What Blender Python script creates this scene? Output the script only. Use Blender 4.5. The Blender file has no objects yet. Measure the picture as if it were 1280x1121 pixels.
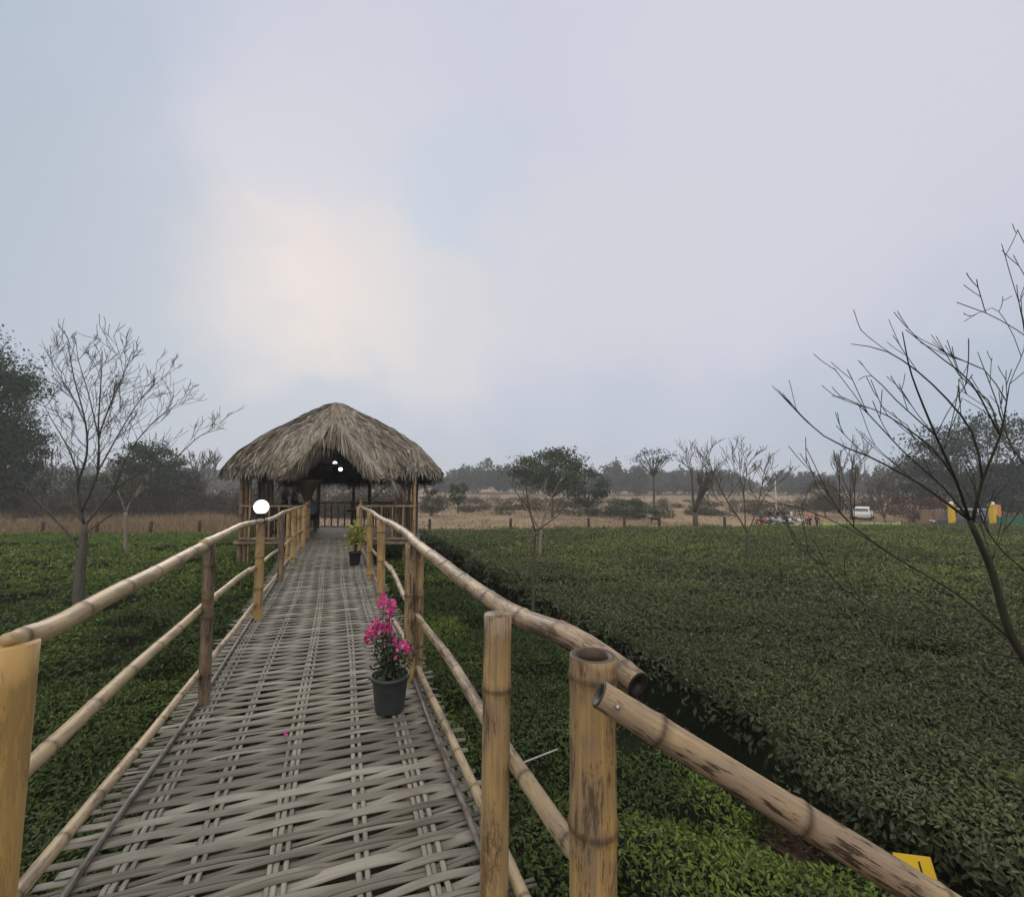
import bpy, bmesh, math, random
import numpy as np
from mathutils import Vector, Matrix
random.seed(7); RNG = np.random.default_rng(7)
SC = bpy.context.scene; COL = SC.collection
R = math.radians

# ------------------------------------------------------------------ camera
F, CX, CY, EYE = 590.0, 640.0, 560.5, 1.6
YAW = R(20.45); PITCH = math.atan((605.0 - CY) / F)
cd = bpy.data.cameras.new('camera'); cam = bpy.data.objects.new('camera', cd); COL.objects.link(cam)
cam.location = (0, 0, EYE); cam.rotation_euler = (math.pi / 2 + PITCH, 0, -YAW)
cd.sensor_width = 36; cd.sensor_fit = 'HORIZONTAL'; cd.lens = F / 1280 * 36
cd.clip_start = 0.05; cd.clip_end = 4000; SC.camera = cam
SC.view_settings.view_transform = 'Standard'; SC.view_settings.look = 'None'
SC.view_settings.exposure = 0.15; SC.view_settings.gamma = 1
SC.render.engine = 'CYCLES'
SC.cycles.use_denoising = True; SC.cycles.max_bounces = 6; SC.cycles.diffuse_bounces = 3
SC.cycles.volume_bounces = 1; SC.cycles.caustics_reflective = False; SC.cycles.caustics_refractive = False

# ------------------------------------------------------------------ survey helpers: sight lines of the photo turned into points of the place
FW = np.array([math.sin(YAW) * math.cos(PITCH), math.cos(YAW) * math.cos(PITCH), math.sin(PITCH)])
RT = np.array([math.cos(YAW), -math.sin(YAW), 0.0]); UP = np.cross(RT, FW)
FH = np.array([math.sin(YAW), math.cos(YAW), 0.0]); C0 = np.array([0, 0, EYE])
def ray(x, y): return FW + RT * (x - CX) / F - UP * (y - CY) / F
def atz(x, y, z): r = ray(x, y); return C0 + r * ((z - EYE) / r[2])
def atx(x, y, X): r = ray(x, y); return C0 + r * (X / r[0])
def atd(x, y, d): return C0 + ray(x, y) * d
def smooth(t): t = np.clip(t, 0, 1); return t * t * (3 - 2 * t)
def terrain(x, y):
    d = x * FH[0] + y * FH[1]
    lat = x * math.cos(YAW) - y * math.sin(YAW)
    return -1.35 - (0.65 + .5 * smooth((lat - 2) / 10)) * smooth((d - 26) / 18)
def spot(px, d):
    p = atd(px, 605, d); return np.array([p[0], p[1], float(terrain(p[0], p[1]))])

# ------------------------------------------------------------------ world: overcast evening sky
SUN_DIR = Vector(ray(350, 345)).normalized()
W = bpy.data.worlds.new('World'); SC.world = W; W.use_nodes = True
nt = W.node_tree; N = nt.nodes; L = nt.links; N.clear()
wo = N.new('ShaderNodeOutputWorld'); bg = N.new('ShaderNodeBackground'); bg.inputs[1].default_value = 0.1
sky = N.new('ShaderNodeTexSky'); sky.sky_type = 'NISHITA'; sky.sun_disc = False
sky.sun_elevation = math.asin(SUN_DIR.z); sky.sun_rotation = math.atan2(SUN_DIR.x, SUN_DIR.y)
sky.air_density = 1.2; sky.dust_density = 3.0; sky.altitude = 100
tc = N.new('ShaderNodeTexCoord')
def vnoise(scale, amt, detail=4):
    n = N.new('ShaderNodeTexNoise'); n.inputs['Scale'].default_value = scale; n.inputs['Detail'].default_value = detail
    n.inputs['Roughness'].default_value = .55
    L.new(tc.outputs['Generated'], n.inputs['Vector'])
    s = N.new('ShaderNodeVectorMath'); s.operation = 'SUBTRACT'; s.inputs[1].default_value = (.5, .5, .5); L.new(n.outputs['Color'], s.inputs[0])
    m = N.new('ShaderNodeVectorMath'); m.operation = 'SCALE'; m.inputs['Scale'].default_value = amt; L.new(s.outputs[0], m.inputs[0])
    return m.outputs[0]
ad = N.new('ShaderNodeVectorMath'); L.new(tc.outputs['Generated'], ad.inputs[0]); L.new(vnoise(2.6, .42), ad.inputs[1])
ad2 = N.new('ShaderNodeVectorMath'); L.new(ad.outputs[0], ad2.inputs[0]); L.new(vnoise(9, .10, 8), ad2.inputs[1])
nrm = N.new('ShaderNodeVectorMath'); nrm.operation = 'NORMALIZE'; L.new(ad2.outputs[0], nrm.inputs[0])
cur = None
def lobe(px, py, a_out, a_in, col, amt, prev, d=None):
    d = d or Vector(ray(px, py)).normalized()
    dp = N.new('ShaderNodeVectorMath'); dp.operation = 'DOT_PRODUCT'; dp.inputs[1].default_value = d
    L.new(nrm.outputs[0], dp.inputs[0])
    mr = N.new('ShaderNodeMapRange'); mr.interpolation_type = 'SMOOTHERSTEP'
    mr.inputs[1].default_value = math.cos(R(a_out)); mr.inputs[2].default_value = math.cos(R(a_in)); mr.inputs[4].default_value = amt
    L.new(dp.outputs['Value'], mr.inputs[0])
    mx = N.new('ShaderNodeMix'); mx.data_type = 'RGBA'; L.new(mr.outputs[0], mx.inputs[0])
    if isinstance(prev, tuple): mx.inputs[6].default_value = tuple(c * 10 for c in prev) + (1,)
    else: L.new(prev, mx.inputs[6])
    mx.inputs[7].default_value = tuple(c * 10 for c in col) + (1,)
    return mx.outputs[2]
SKY_BASE = (.405, .475, .575)
def lobe_dir(d, a_out, a_in, col, amt, prev):
    return lobe(None, None, a_out, a_in, col, amt, prev, Vector(d).normalized())
cur = lobe(760, 60, 55, 8, (.565, .575, .675), .95, SKY_BASE)
cur = lobe(1010, 120, 30, 4, (.61, .605, .68), .8, cur)
cur = lobe(430, 230, 18, 2, (.585, .59, .655), .7, cur)
cur = lobe(740, 350, 17, 3, (.60, .60, .64), .75, cur)
cur = lobe(540, 400, 13, 3, (.64, .625, .63), .6, cur)
cur = lobe(570, 255, 9, 2, (.50, .575, .67), .6, cur)
cur = lobe(345, 345, 10, 0, (.70, .63, .59), .5, cur)
cur = lobe(425, 375, 9, 0, (.69, .635, .60), .4, cur)
cur = lobe(60, 330, 20, 4, (.425, .48, .56), .6, cur)
cur = lobe_dir((-.25 * FH[0], -.25 * FH[1], 1), 40, 5, (2.15, 2.03, 1.82), 1.0, cur)            # overcast overhead brightened and warmed to light the ground
cur = lobe_dir((-FH[0], -FH[1], .8), 62, 15, (1.55, 1.46, 1.32), 1.0, cur)      # bright lobe added in the sky behind, to light front faces
mixs = N.new('ShaderNodeMix'); mixs.data_type = 'RGBA'; mixs.inputs[0].default_value = .975
L.new(sky.outputs[0], mixs.inputs[6]); L.new(cur, mixs.inputs[7])
L.new(mixs.outputs[2], bg.inputs[0]); L.new(bg.outputs[0], wo.inputs[0])
sl = bpy.data.lights.new('sun', 'SUN'); sl.energy = 1.0; sl.angle = R(25); sl.color = (1, .93, .84)
so = bpy.data.objects.new('sun', sl); COL.objects.link(so); so.rotation_euler = SUN_DIR.to_track_quat('Z', 'Y').to_euler(); so.location = (0, 0, 50)

# ------------------------------------------------------------------ object helpers
def tag(o, label=None, cat=None, group=None, kind=None):
    if label: o['label'] = label
    if cat: o['category'] = cat
    if group: o['group'] = group
    if kind: o['kind'] = kind
    return o
def empty(name, loc, label, cat, rz=0, group=None, kind=None):
    o = bpy.data.objects.new(name, None); COL.objects.link(o); o.location = tuple(float(v) for v in loc); o.rotation_euler = (0, 0, rz)
    o.empty_display_size = .2
    return tag(o, label, cat, group, kind)
def xf(o):
    m = Matrix.Translation(o.location) @ o.rotation_euler.to_matrix().to_4x4()
    return xf(o.parent) @ m if o.parent else m
class MB:                                                        # collects vertices and faces of ONE mesh
    def __init__(s): s.v = []; s.f = []; s.pc = []; s.bm = []; s.n = 0
    def add(s, v, f, pc=None, bm=None):
        v = np.asarray(v, float).reshape(-1, 3); k = len(v)
        s.v.append(v)
        for q in f: s.f.append([i + s.n for i in q])
        s.pc.append(np.asarray(pc, float).reshape(-1, 3) if pc is not None else v.copy())
        s.bm.append(np.broadcast_to(np.asarray(bm if bm is not None else (.5, .5, 0), float), (k, 3)).copy())
        s.n += k
    def build(s, name, mat, parent=None, smooth=True, origin=None):
        v = np.concatenate(s.v)
        if parent is not None:
            mi = np.array(xf(parent).inverted()); v = v @ mi[:3, :3].T + mi[:3, 3]
        if origin is not None: v = v - np.asarray(origin, float)
        me = bpy.data.meshes.new(name); me.from_pydata(v.tolist(), [], s.f); me.update()
        for nm, arr in (('pc', s.pc), ('bm', s.bm)):
            a = me.attributes.new(nm, 'FLOAT_VECTOR', 'POINT'); a.data.foreach_set('vector', np.concatenate(arr).astype(np.float32).ravel())
        if smooth: me.polygons.foreach_set('use_smooth', [True] * len(me.polygons))
        for m in (mat if isinstance(mat, (list, tuple)) else [mat]): me.materials.append(m)
        o = bpy.data.objects.new(name, me); COL.objects.link(o)
        if parent is not None: o.parent = parent
        if origin is not None: o.location = tuple(float(c) for c in origin)
        return o
def quick(name, V, Fc, bm, mat, parent=None, smooth=False, origin=None):      # large numpy mesh, faces all of one size
    V = np.asarray(V, np.float64)
    if parent is not None:
        mi = np.array(xf(parent).inverted()); V = V @ mi[:3, :3].T + mi[:3, 3]
    if origin is not None: V = V - np.asarray(origin, float)
    me = bpy.data.meshes.new(name); me.vertices.add(len(V)); me.vertices.foreach_set('co', V.astype(np.float32).ravel())
    Fc = np.asarray(Fc, np.int32); k = Fc.shape[1]
    me.loops.add(Fc.size); me.loops.foreach_set('vertex_index', Fc.ravel())
    me.polygons.add(len(Fc)); me.polygons.foreach_set('loop_start', np.arange(0, Fc.size, k, dtype=np.int32))
    me.update(calc_edges=True)
    a = me.attributes.new('bm', 'FLOAT_VECTOR', 'POINT'); a.data.foreach_set('vector', np.asarray(bm, np.float32).ravel())
    me.polygons.foreach_set('use_smooth', np.full(len(Fc), smooth, bool)); me.update()
    me.materials.append(mat)
    o = bpy.data.objects.new(name, me); COL.objects.link(o)
    if parent is not None: o.parent = parent
    if origin is not None: o.location = tuple(float(c) for c in origin)
    return o

def resample(pts, step):
    P = np.asarray(pts, float)
    if len(P) > 2:
        out = []
        Q = np.vstack([2 * P[0] - P[1], P, 2 * P[-1] - P[-2]])
        for i in range(1, len(Q) - 2):
            n = max(2, int(np.linalg.norm(Q[i + 1] - Q[i]) / step))
            for t in np.arange(n) / n:
                a, b, c, d = Q[i - 1], Q[i], Q[i + 1], Q[i + 2]
                out.append(.5 * (2 * b + (c - a) * t + (2 * a - 5 * b + 4 * c - d) * t * t + (3 * b - a - 3 * c + d) * t ** 3))
        out.append(P[-1]); P = np.array(out)
    s = np.concatenate([[0], np.cumsum(np.linalg.norm(np.diff(P, axis=0), axis=1))])
    return P, s
def frames(P):
    T = np.gradient(P, axis=0); T /= np.linalg.norm(T, axis=1)[:, None] + 1e-12
    u = np.cross(T[0], [0, 0, 1.0]); u = u if np.linalg.norm(u) > .1 else np.array([1.0, 0, 0]); u /= np.linalg.norm(u)
    U = []
    for t in T:
        u = u - t * (u @ t); u /= np.linalg.norm(u); U.append(u.copy())
    U = np.array(U); return T, U, np.cross(T, U)
def ringfaces(n, k, base=0):
    f = []
    for i in range(n - 1):
        for j in range(k):
            a = base + i * k + j; b = base + i * k + (j + 1) % k
            f.append((a, b, b + k, a + k))
    return f
def tube(mb, pts, radii, k=6, bm=(.5, .5, 0), step=None, cap=True):
    """plain tapered tube along a polyline"""
    P = np.asarray(pts, float); r = np.asarray(radii, float) if np.ndim(radii) else np.full(len(P), radii)
    if step:
        s0 = np.concatenate([[0], np.cumsum(np.linalg.norm(np.diff(P, axis=0), axis=1))])
        P2, s2 = resample(P, step); r = np.interp(s2 / s2[-1] * s0[-1], s0, r); P = P2
    s = np.concatenate([[0], np.cumsum(np.linalg.norm(np.diff(P, axis=0), axis=1))])
    T, U, B = frames(P); a = np.arange(k) / k * 2 * np.pi
    ca, sa = np.cos(a), np.sin(a)
    V = P[:, None] + r[:, None, None] * (U[:, None] * ca[None, :, None] + B[:, None] * sa[None, :, None])
    pc = np.stack([r[:, None] * ca, r[:, None] * sa, np.repeat(s[:, None], k, 1)], -1)
    f = ringfaces(len(P), k)
    if cap: f += [tuple(range(k - 1, -1, -1)), tuple(range((len(P) - 1) * k, len(P) * k))]
    mb.add(V, f, pc + (RNG.random() * 9, 0, RNG.random() * 30), bm)
def pole(mb, pts, r0, r1=None, tone=.5, w0=0., w1=0., node=.32, k=16, ends=(0, 0), wav=.0, first=None, tip=0):
    """bamboo pole: swollen dark nodes, hollow (1) or closed (0) ends; tone = fresh..pale, w = weathering at either end"""
    r1 = r0 if r1 is None else r1
    pts = [np.asarray(p, float) for p in pts]
    P, s = resample(pts, .12); Ltot = s[-1]
    nodes = []; x = first if first is not None else RNG.uniform(.05, node)
    if isinstance(first, (list, tuple)): nodes = list(first); x = 1e9
    while x < Ltot - .02: nodes.append(x); x += node * RNG.uniform(.85, 1.15)
    ss = [0, Ltot] + list(np.arange(.06, Ltot - .03, .10))
    for n_ in nodes: ss += [n_ - .03, n_ - .012, n_ - .005, n_, n_ + .006, n_ + .014, n_ + .035]
    ss = np.unique(np.clip(np.array(ss), 0, Ltot).round(4))
    PP = np.stack([np.interp(ss, s, P[:, i]) for i in range(3)], 1)
    if wav:
        ph = RNG.random(4) * 6.28
        PP[:, 0] += wav * np.sin(ss * 2.1 + ph[0]) + wav * .5 * np.sin(ss * 4.7 + ph[1]); PP[:, 2] += wav * np.sin(ss * 1.7 + ph[2])
    rr = r0 + (r1 - r0) * ss / Ltot; nd = np.zeros(len(ss))
    for n_ in nodes:
        g = np.exp(-((ss - n_) / .010) ** 2); rr = rr * (1 + .07 * g + .03 * np.exp(-((ss - n_) / .03) ** 2)); nd = np.maximum(nd, np.exp(-((ss - n_ - .004) / .011) ** 2))
    if tip: rr = rr * (.50 + .50 * smooth(ss / tip))
    T, U, B = frames(PP); a = np.arange(k) / k * 2 * np.pi; ca, sa = np.cos(a), np.sin(a)
    ell = 1 + .03 * np.cos(2 * a + RNG.random() * 6)
    V = PP[:, None] + (rr[:, None] * ell[None])[..., None] * (U[:, None] * ca[None, :, None] + B[:, None] * sa[None, :, None])
    off = RNG.random(2) * 20
    pc = np.stack([rr[:, None] * ca + off[0], rr[:, None] * sa, np.repeat(ss[:, None], k, 1) + off[1]], -1)
    w = w0 + (w1 - w0) * ss / Ltot
    bm = np.repeat(np.stack([np.full(len(ss), tone), w, nd], -1)[:, None], k, 1).reshape(-1, 3)
    f = ringfaces(len(ss), k); V = V.reshape(-1, 3); pc = pc.reshape(-1, 3); nv = len(V)
    for e, i in ((ends[0], 0), (ends[1], len(ss) - 1)):
        sg = 1 if i == 0 else -1; ring = [i * k + j for j in range(k)]
        if not e:
            f.append(tuple(ring[::-1] if i == 0 else ring)); continue
        prev = ring
        rings_ = ((.97, -.003, 2.5), (.80, -.004, 2.2), (.62, .001, 3.0), (.36, .002, 2.6), (.30, .012, 3), (.0, .03, 3)) if e == 2 else None
        for (q, dep, dk) in rings_ or ((.97, -.002, 1.1), (.74, -.001, 1.3), (.72, .03, 1.5), (.70, .09, 1.6), (.0, .095, 1.8)):
            vv = PP[i] + T[i] * sg * dep + rr[i] * q * (U[i] * ca[:, None] + B[i] * sa[:, None])
            V = np.vstack([V, vv]); pc = np.vstack([pc, vv * 3]); bm = np.vstack([bm, np.tile([tone, max(w[i], .5), dk], (k, 1))])
            nw = list(range(nv, nv + k)); nv += k
            for j in range(k):
                q4 = (prev[j], prev[(j + 1) % k], nw[(j + 1) % k], nw[j]); f.append(q4[::-1] if i == 0 else q4)
            prev = nw
    mb.add(V, f, pc, bm)
def box(mb, c, s, rz=0, bm=(.5, .5, 0), bev=.0, rot=None):
    hx, hy, hz = [q / 2 for q in s]; b = min(bev, hx * .9, hy * .9, hz * .9)
    if b > 0:
        V = []
        for z in (-hz, hz):
            pass
        prof = [(-hz, b), (-hz + b, 0), (hz - b, 0), (hz, b)]; k = 8; V = []
        for z, i in prof:
            x, y = hx - i, hy - i
            V += [(x, y - b, z), (x - b, y, z), (-x + b, y, z), (-x, y - b, z), (-x, -y + b, z), (-x + b, -y, z), (x - b, -y, z), (x, -y + b, z)]
        f = ringfaces(4, 8) + [tuple(range(7, -1, -1)), tuple(range(24, 32))]
    else:
        V = [(x, y, z) for z in (-hz, hz) for (x, y) in ((-hx, -hy), (hx, -hy), (hx, hy), (-hx, hy))]
        f = [(3, 2, 1, 0), (4, 5, 6, 7)] + [(i, (i + 1) % 4, 4 + (i + 1) % 4, 4 + i) for i in range(4)]
    V = np.array(V, float)
    if rot is not None: V = V @ np.array(rot).T
    ca, sa = math.cos(rz), math.sin(rz)
    V = np.stack([V[:, 0] * ca - V[:, 1] * sa, V[:, 0] * sa + V[:, 1] * ca, V[:, 2]], 1) + np.asarray(c, float)
    mb.add(V, f, None, bm)
def lathe(mb, prof, c, k=32, bm=(.5, .5, 0)):
    a = np.arange(k) / k * 2 * np.pi; V = []
    for r, z in prof: V.append(np.stack([r * np.cos(a), r * np.sin(a), np.full(k, z)], 1))
    V = np.concatenate(V) + np.asarray(c, float)
    f = ringfaces(len(prof), k)
    if prof[0][0] > 1e-4: f.append(tuple(range(k - 1, -1, -1)))
    if prof[-1][0] > 1e-4: f.append(tuple(range((len(prof) - 1) * k, len(prof) * k)))
    mb.add(V, f, None, bm)
def ball(mb, c, r, k=20, bm=(.5, .5, 0)):
    r = np.broadcast_to(np.asarray(r, float), (3,)); n = k // 2; th = np.linspace(0.02, math.pi - .02, n); a = np.arange(k) / k * 2 * np.pi
    V = np.stack([np.sin(th)[:, None] * np.cos(a), np.sin(th)[:, None] * np.sin(a), -np.cos(th)[:, None] + 0 * a], -1).reshape(-1, 3) * r + np.asarray(c, float)
    mb.add(V, ringfaces(n, k) + [tuple(range(k - 1, -1, -1)), tuple(range((n - 1) * k, n * k))], None, bm)

# value noise
_H = RNG.random((256, 256))
def vn(x, y, seed=0):
    x = np.asarray(x, float) + seed * 17.3; y = np.asarray(y, float) + seed * 7.9
    i, j = np.floor(x).astype(int), np.floor(y).astype(int); u, v = smooth(x - i), smooth(y - j)
    g = lambda a, b: _H[a % 256, b % 256]
    return (g(i, j) * (1 - u) + g(i + 1, j) * u) * (1 - v) + (g(i, j + 1) * (1 - u) + g(i + 1, j + 1) * u) * v
def fbm(x, y, seed=0, o=3):
    return sum(vn(x * 2 ** k, y * 2 ** k, seed + k) * .5 ** k for k in range(o)) / sum(.5 ** k for k in range(o))

# ------------------------------------------------------------------ materials
def mat(name, rough=.6, spec=.4):
    m = bpy.data.materials.new(name); m.use_nodes = True; t = m.node_tree
    b = t.nodes['Principled BSDF']; b.inputs['Roughness'].default_value = rough; b.inputs['Specular IOR Level'].default_value = spec
    return m, t, b
def nd(t, typ, **kw):
    n = t.nodes.new(typ)
    for k_, v in kw.items():
        if k_.startswith('i_'):
            q = k_[2:]; n.inputs[int(q) if q.isdigit() else q.replace('_', ' ')].default_value = v
        else: setattr(n, k_, v)
    return n
def attr(t, name): return nd(t, 'ShaderNodeAttribute', attribute_name=name)
def noise(t, vec, scale, detail=4, rough=.6, stretch=None):
    n = nd(t, 'ShaderNodeTexNoise', i_Scale=scale, i_Detail=detail, i_Roughness=rough)
    if stretch is not None:
        m = nd(t, 'ShaderNodeVectorMath', operation='MULTIPLY'); m.inputs[1].default_value = stretch
        t.links.new(vec, m.inputs[0]); vec = m.outputs[0]
    t.links.new(vec, n.inputs['Vector']); return n.outputs['Fac']
def mapr(t, fac, a, b, c=0., d=1.):
    n = nd(t, 'ShaderNodeMapRange'); t.links.new(fac, n.inputs[0])
    for i, v in enumerate((a, b, c, d)): n.inputs[1 + i].default_value = v
    return n.outputs[0]
def mixc(t, fac, a, b, mode='MIX'):
    n = nd(t, 'ShaderNodeMix', data_type='RGBA', blend_type=mode)
    if isinstance(fac, (int, float)): n.inputs[0].default_value = fac
    else: t.links.new(fac, n.inputs[0])
    for i, c in ((6, a), (7, b)):
        if isinstance(c, tuple): n.inputs[i].default_value = c + (1,)
        else: t.links.new(c, n.inputs[i])
    return n.outputs[2]
def math_(t, op, a, b):
    n = nd(t, 'ShaderNodeMath', operation=op)
    for i, c in ((0, a), (1, b)):
        if isinstance(c, (int, float)): n.inputs[i].default_value = c
        else: t.links.new(c, n.inputs[i])
    return n.outputs[0]
def bump(t, b, h, strength=.3, dist=.004):
    n = nd(t, 'ShaderNodeBump', i_Strength=strength, i_Distance=dist); t.links.new(h, n.inputs['Height']); t.links.new(n.outputs[0], b.inputs['Normal'])

def bamboo_mat(name, fresh, pale, grey, dark=(.045, .028, .016), stain=1.0):
    m, t, b = mat(name, .5, .35)
    pc = attr(t, 'pc').outputs['Vector']; sp = nd(t, 'ShaderNodeSeparateXYZ'); t.links.new(attr(t, 'bm').outputs['Vector'], sp.inputs[0])
    tone, wea, node = sp.outputs
    big = noise(t, pc, 1.0, 3, .6, (9, 9, 3.2)); streak = noise(t, pc, 1.0, 5, .65, (70, 70, 3.0)); fleck = noise(t, pc, 1.0, 4, .7, (75, 75, 9))
    c = mixc(t, tone, fresh, pale)
    c = mixc(t, mapr(t, streak, .3, .7), c, mixc(t, .5, c, (.62, .60, .55), 'MULTIPLY'))
    wf = math_(t, 'MULTIPLY', mapr(t, math_(t, 'ADD', math_(t, 'MULTIPLY', big, .75), math_(t, 'MULTIPLY', streak, .55)), .48, .74), mapr(t, wea, 0, 1, .10, 1.5))
    n_ = nd(t, 'ShaderNodeClamp'); t.links.new(wf, n_.inputs[0])
    c = mixc(t, n_.outputs[0], c, grey)
    fl = math_(t, 'MULTIPLY', mapr(t, math_(t, 'ADD', math_(t, 'MULTIPLY', fleck, .55), math_(t, 'MULTIPLY', big, .5)),   .548, .60), mapr(t, wea, 0, 1, .22 * stain, 1.0 * stain))
    n2 = nd(t, 'ShaderNodeClamp'); t.links.new(fl, n2.inputs[0])
    c = mixc(t, n2.outputs[0], c, dark)
    fine = noise(t, pc, 1.0, 5, .75, (150, 150, 28)); pt = noise(t, pc, 1.0, 2, .5, (14, 14, 5))
    n4 = nd(t, 'ShaderNodeClamp'); t.links.new(math_(t, 'MULTIPLY', mapr(t, math_(t, 'ADD', math_(t, 'MULTIPLY', fine, .6), math_(t, 'MULTIPLY', pt, .5)), .605, .63), mapr(t, wea, 0, 1, .35 * stain, .95 * stain)), n4.inputs[0])
    c = mixc(t, n4.outputs[0], c, (.10, .055, .026))
    ndk = math_(t, 'MULTIPLY', node, mapr(t, streak, .2, .6, .55, .95)); n3 = nd(t, 'ShaderNodeClamp'); t.links.new(ndk, n3.inputs[0])
    c = mixc(t, n3.outputs[0], c, (.06, .038, .022))
    n5 = nd(t, 'ShaderNodeClamp'); t.links.new(mapr(t, node, 1.3, 2.0), n5.inputs[0]); c = mixc(t, n5.outputs[0], c, (.016, .014, .013))      # charred cut ends
    t.links.new(c, b.inputs['Base Color']); bump(t, b, math_(t, 'ADD', streak, math_(t, 'MULTIPLY', big, .6)), .35, .003)
    return m
M = {}
M['bamboo'] = bamboo_mat('bamboo', (.50, .305, .095), (.43, .34, .215), (.235, .165, .105))
M['rail'] = bamboo_mat('bamboo rail', (.40, .275, .125), (.50, .40, .245), (.25, .18, .12))
M['oldbamboo'] = bamboo_mat('old bamboo', (.27, .175, .10), (.30, .215, .135), (.14, .105, .078))
M['greybamboo'] = bamboo_mat('grey weathered bamboo', (.20, .175, .145), (.26, .235, .20), (.13, .115, .10))
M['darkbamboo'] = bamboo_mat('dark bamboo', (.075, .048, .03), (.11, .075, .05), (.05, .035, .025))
def slat_mat():
    m, t, b = mat('weathered split bamboo', .75, .25)
    pc = attr(t, 'pc').outputs['Vector']; sp = nd(t, 'ShaderNodeSeparateXYZ'); t.links.new(attr(t, 'bm').outputs['Vector'], sp.inputs[0])
    st = noise(t, pc, 1.0, 5, .65, (2.2, 90, 60)); bl = noise(t, pc, 1.0, 3, .6, (2.2, 4, 4))
    c = mixc(t, sp.outputs[0], (.142, .132, .110), (.34, .322, .272))
    c = mixc(t, mapr(t, st, .3, .7), mixc(t, .75, c, (.5, .48, .45), 'MULTIPLY'), c)
    c = mixc(t, mapr(t, bl, .46, .68, 0, .8), c, (.10, .083, .066))
    t.links.new(c, b.inputs['Base Color']); bump(t, b, st, .6, .003); return m
M['slat'] = slat_mat()
def leaf_mat(name, c0, c1, c2, rough=.45, spec=.45, trans=.25):
    m, t, b = mat(name, rough, spec)
    sp = nd(t, 'ShaderNodeSeparateXYZ'); t.links.new(attr(t, 'bm').outputs['Vector'], sp.inputs[0])
    r = nd(t, 'ShaderNodeValToRGB'); t.links.new(sp.outputs[0], r.inputs[0])
    e = r.color_ramp.elements; e[0].position = 0; e[0].color = c0 + (1,); e[1].position = 1; e[1].color = c2 + (1,)
    k = e.new(.5); k.color = c1 + (1,)
    t.links.new(r.outputs[0], b.inputs['Base Color'])
    if trans:
        tr = nd(t, 'ShaderNodeBsdfTranslucent'); t.links.new(r.outputs[0], tr.inputs[0]); ms = nd(t, 'ShaderNodeMixShader'); ms.inputs[0].default_value = trans
        out = t.nodes['Material Output']; t.links.new(b.outputs[0], ms.inputs[1]); t.links.new(tr.outputs[0], ms.inputs[2]); t.links.new(ms.outputs[0], out.inputs[0])
    return m
M['tea'] = leaf_mat('tea leaves', (.026, .040, .013), (.072, .103, .026), (.15, .21, .034), .5, .22)
M['teaold'] = leaf_mat('old tea leaves', (.036, .044, .018), (.098, .114, .042), (.20, .245, .05), .45, .38)
M['leaf'] = leaf_mat('dark leaves', (.018, .032, .015), (.035, .058, .022), (.07, .11, .035))
M['crown'] = leaf_mat('tree leaves', (.016, .030, .013), (.036, .062, .022), (.075, .115, .036), .7, .2)
M['wood'] = leaf_mat('far tree leaves', (.028, .036, .028), (.05, .062, .042), (.085, .095, .06), .85, .1, .1)
M['dry'] = leaf_mat('dry grass', (.10, .07, .045), (.20, .145, .085), (.33, .25, .15), .85, .1, .2)
M['litter'] = leaf_mat('leaf litter', (.03, .02, .013), (.075, .05, .03), (.16, .115, .07), .9, .1, 0)
M['scrub'] = leaf_mat('dry scrub', (.045, .036, .026), (.085, .065, .045), (.10, .105, .05), .85, .1, .1)
M['reddish'] = leaf_mat('reddish twigs', (.07, .035, .03), (.12, .055, .045), (.17, .09, .065), .85, .1, .1)
M['pink'] = leaf_mat('pink bracts', (.42, .02, .16), (.62, .045, .27), (.75, .20, .38), .6, .25, .35)
M['croton'] = leaf_mat('yellow green leaves', (.10, .13, .03), (.26, .28, .06), (.48, .42, .11), .5, .35)
M['thatch'] = leaf_mat('palm thatch', (.11, .09, .068), (.24, .21, .17), (.43, .39, .325), .85, .15, .0)
def plain(name, col, rough=.6, spec=.4, metal=0, vary=.25, scale=6):
    m, t, b = mat(name, rough, spec); b.inputs['Metallic'].default_value = metal
    tc_ = nd(t, 'ShaderNodeTexCoord'); n = noise(t, tc_.outputs['Object'], scale, 5, .65)
    c = mixc(t, mapr(t, n, .3, .7), tuple(q * (1 - vary) for q in col), tuple(min(1, q * (1 + vary)) for q in col))
    t.links.new(c, b.inputs['Base Color']); bump(t, b, n, .15, .01); return m
def bark_mat(name, a, b_, moss=None):
    m, t, b = mat(name, .85, .15); pc = attr(t, 'pc').outputs['Vector']
    n1 = noise(t, pc, 1, 5, .7, (40, 40, 9)); n2 = noise(t, pc, 1, 3, .6, (5, 5, 2))
    c = mixc(t, mapr(t, n1, .3, .7), a, b_)
    if moss: c = mixc(t, mapr(t, n2, .4, .65, 0, .7), c, moss)
    t.links.new(c, b.inputs['Base Color']); bump(t, b, n1, .5, .006); return m
M['bark'] = bark_mat('grey bark', (.055, .045, .036), (.12, .10, .08))
M['barkgrey'] = bark_mat('light grey bark', (.075, .065, .055), (.15, .135, .115))
M['barkpale'] = bark_mat('pale bark', (.16, .135, .105), (.30, .26, .21))
M['barkdark'] = bark_mat('dark mossy bark', (.022, .018, .014), (.055, .045, .033), (.04, .045, .02))
M['shaded_core'] = plain('tea bush twigs and painted shade', (.014, .017, .009), .95, .05, vary=.4, scale=20)  # twigs and leaves, darkened in colour for the shade inside the bushes
M['pot'] = plain('dark plastic pot', (.035, .04, .042), .42, .4, vary=.15)
M['potblack'] = plain('black plastic pot', (.014, .014, .016), .4, .4)
M['soil'] = plain('potting soil', (.10, .085, .055), .95, .1, vary=.5, scale=60)
M['yellow'] = plain('yellow paint', (.62, .40, .02), .5, .4, vary=.08)
M['black'] = plain('black', (.012, .012, .012), .5, .4)
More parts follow.
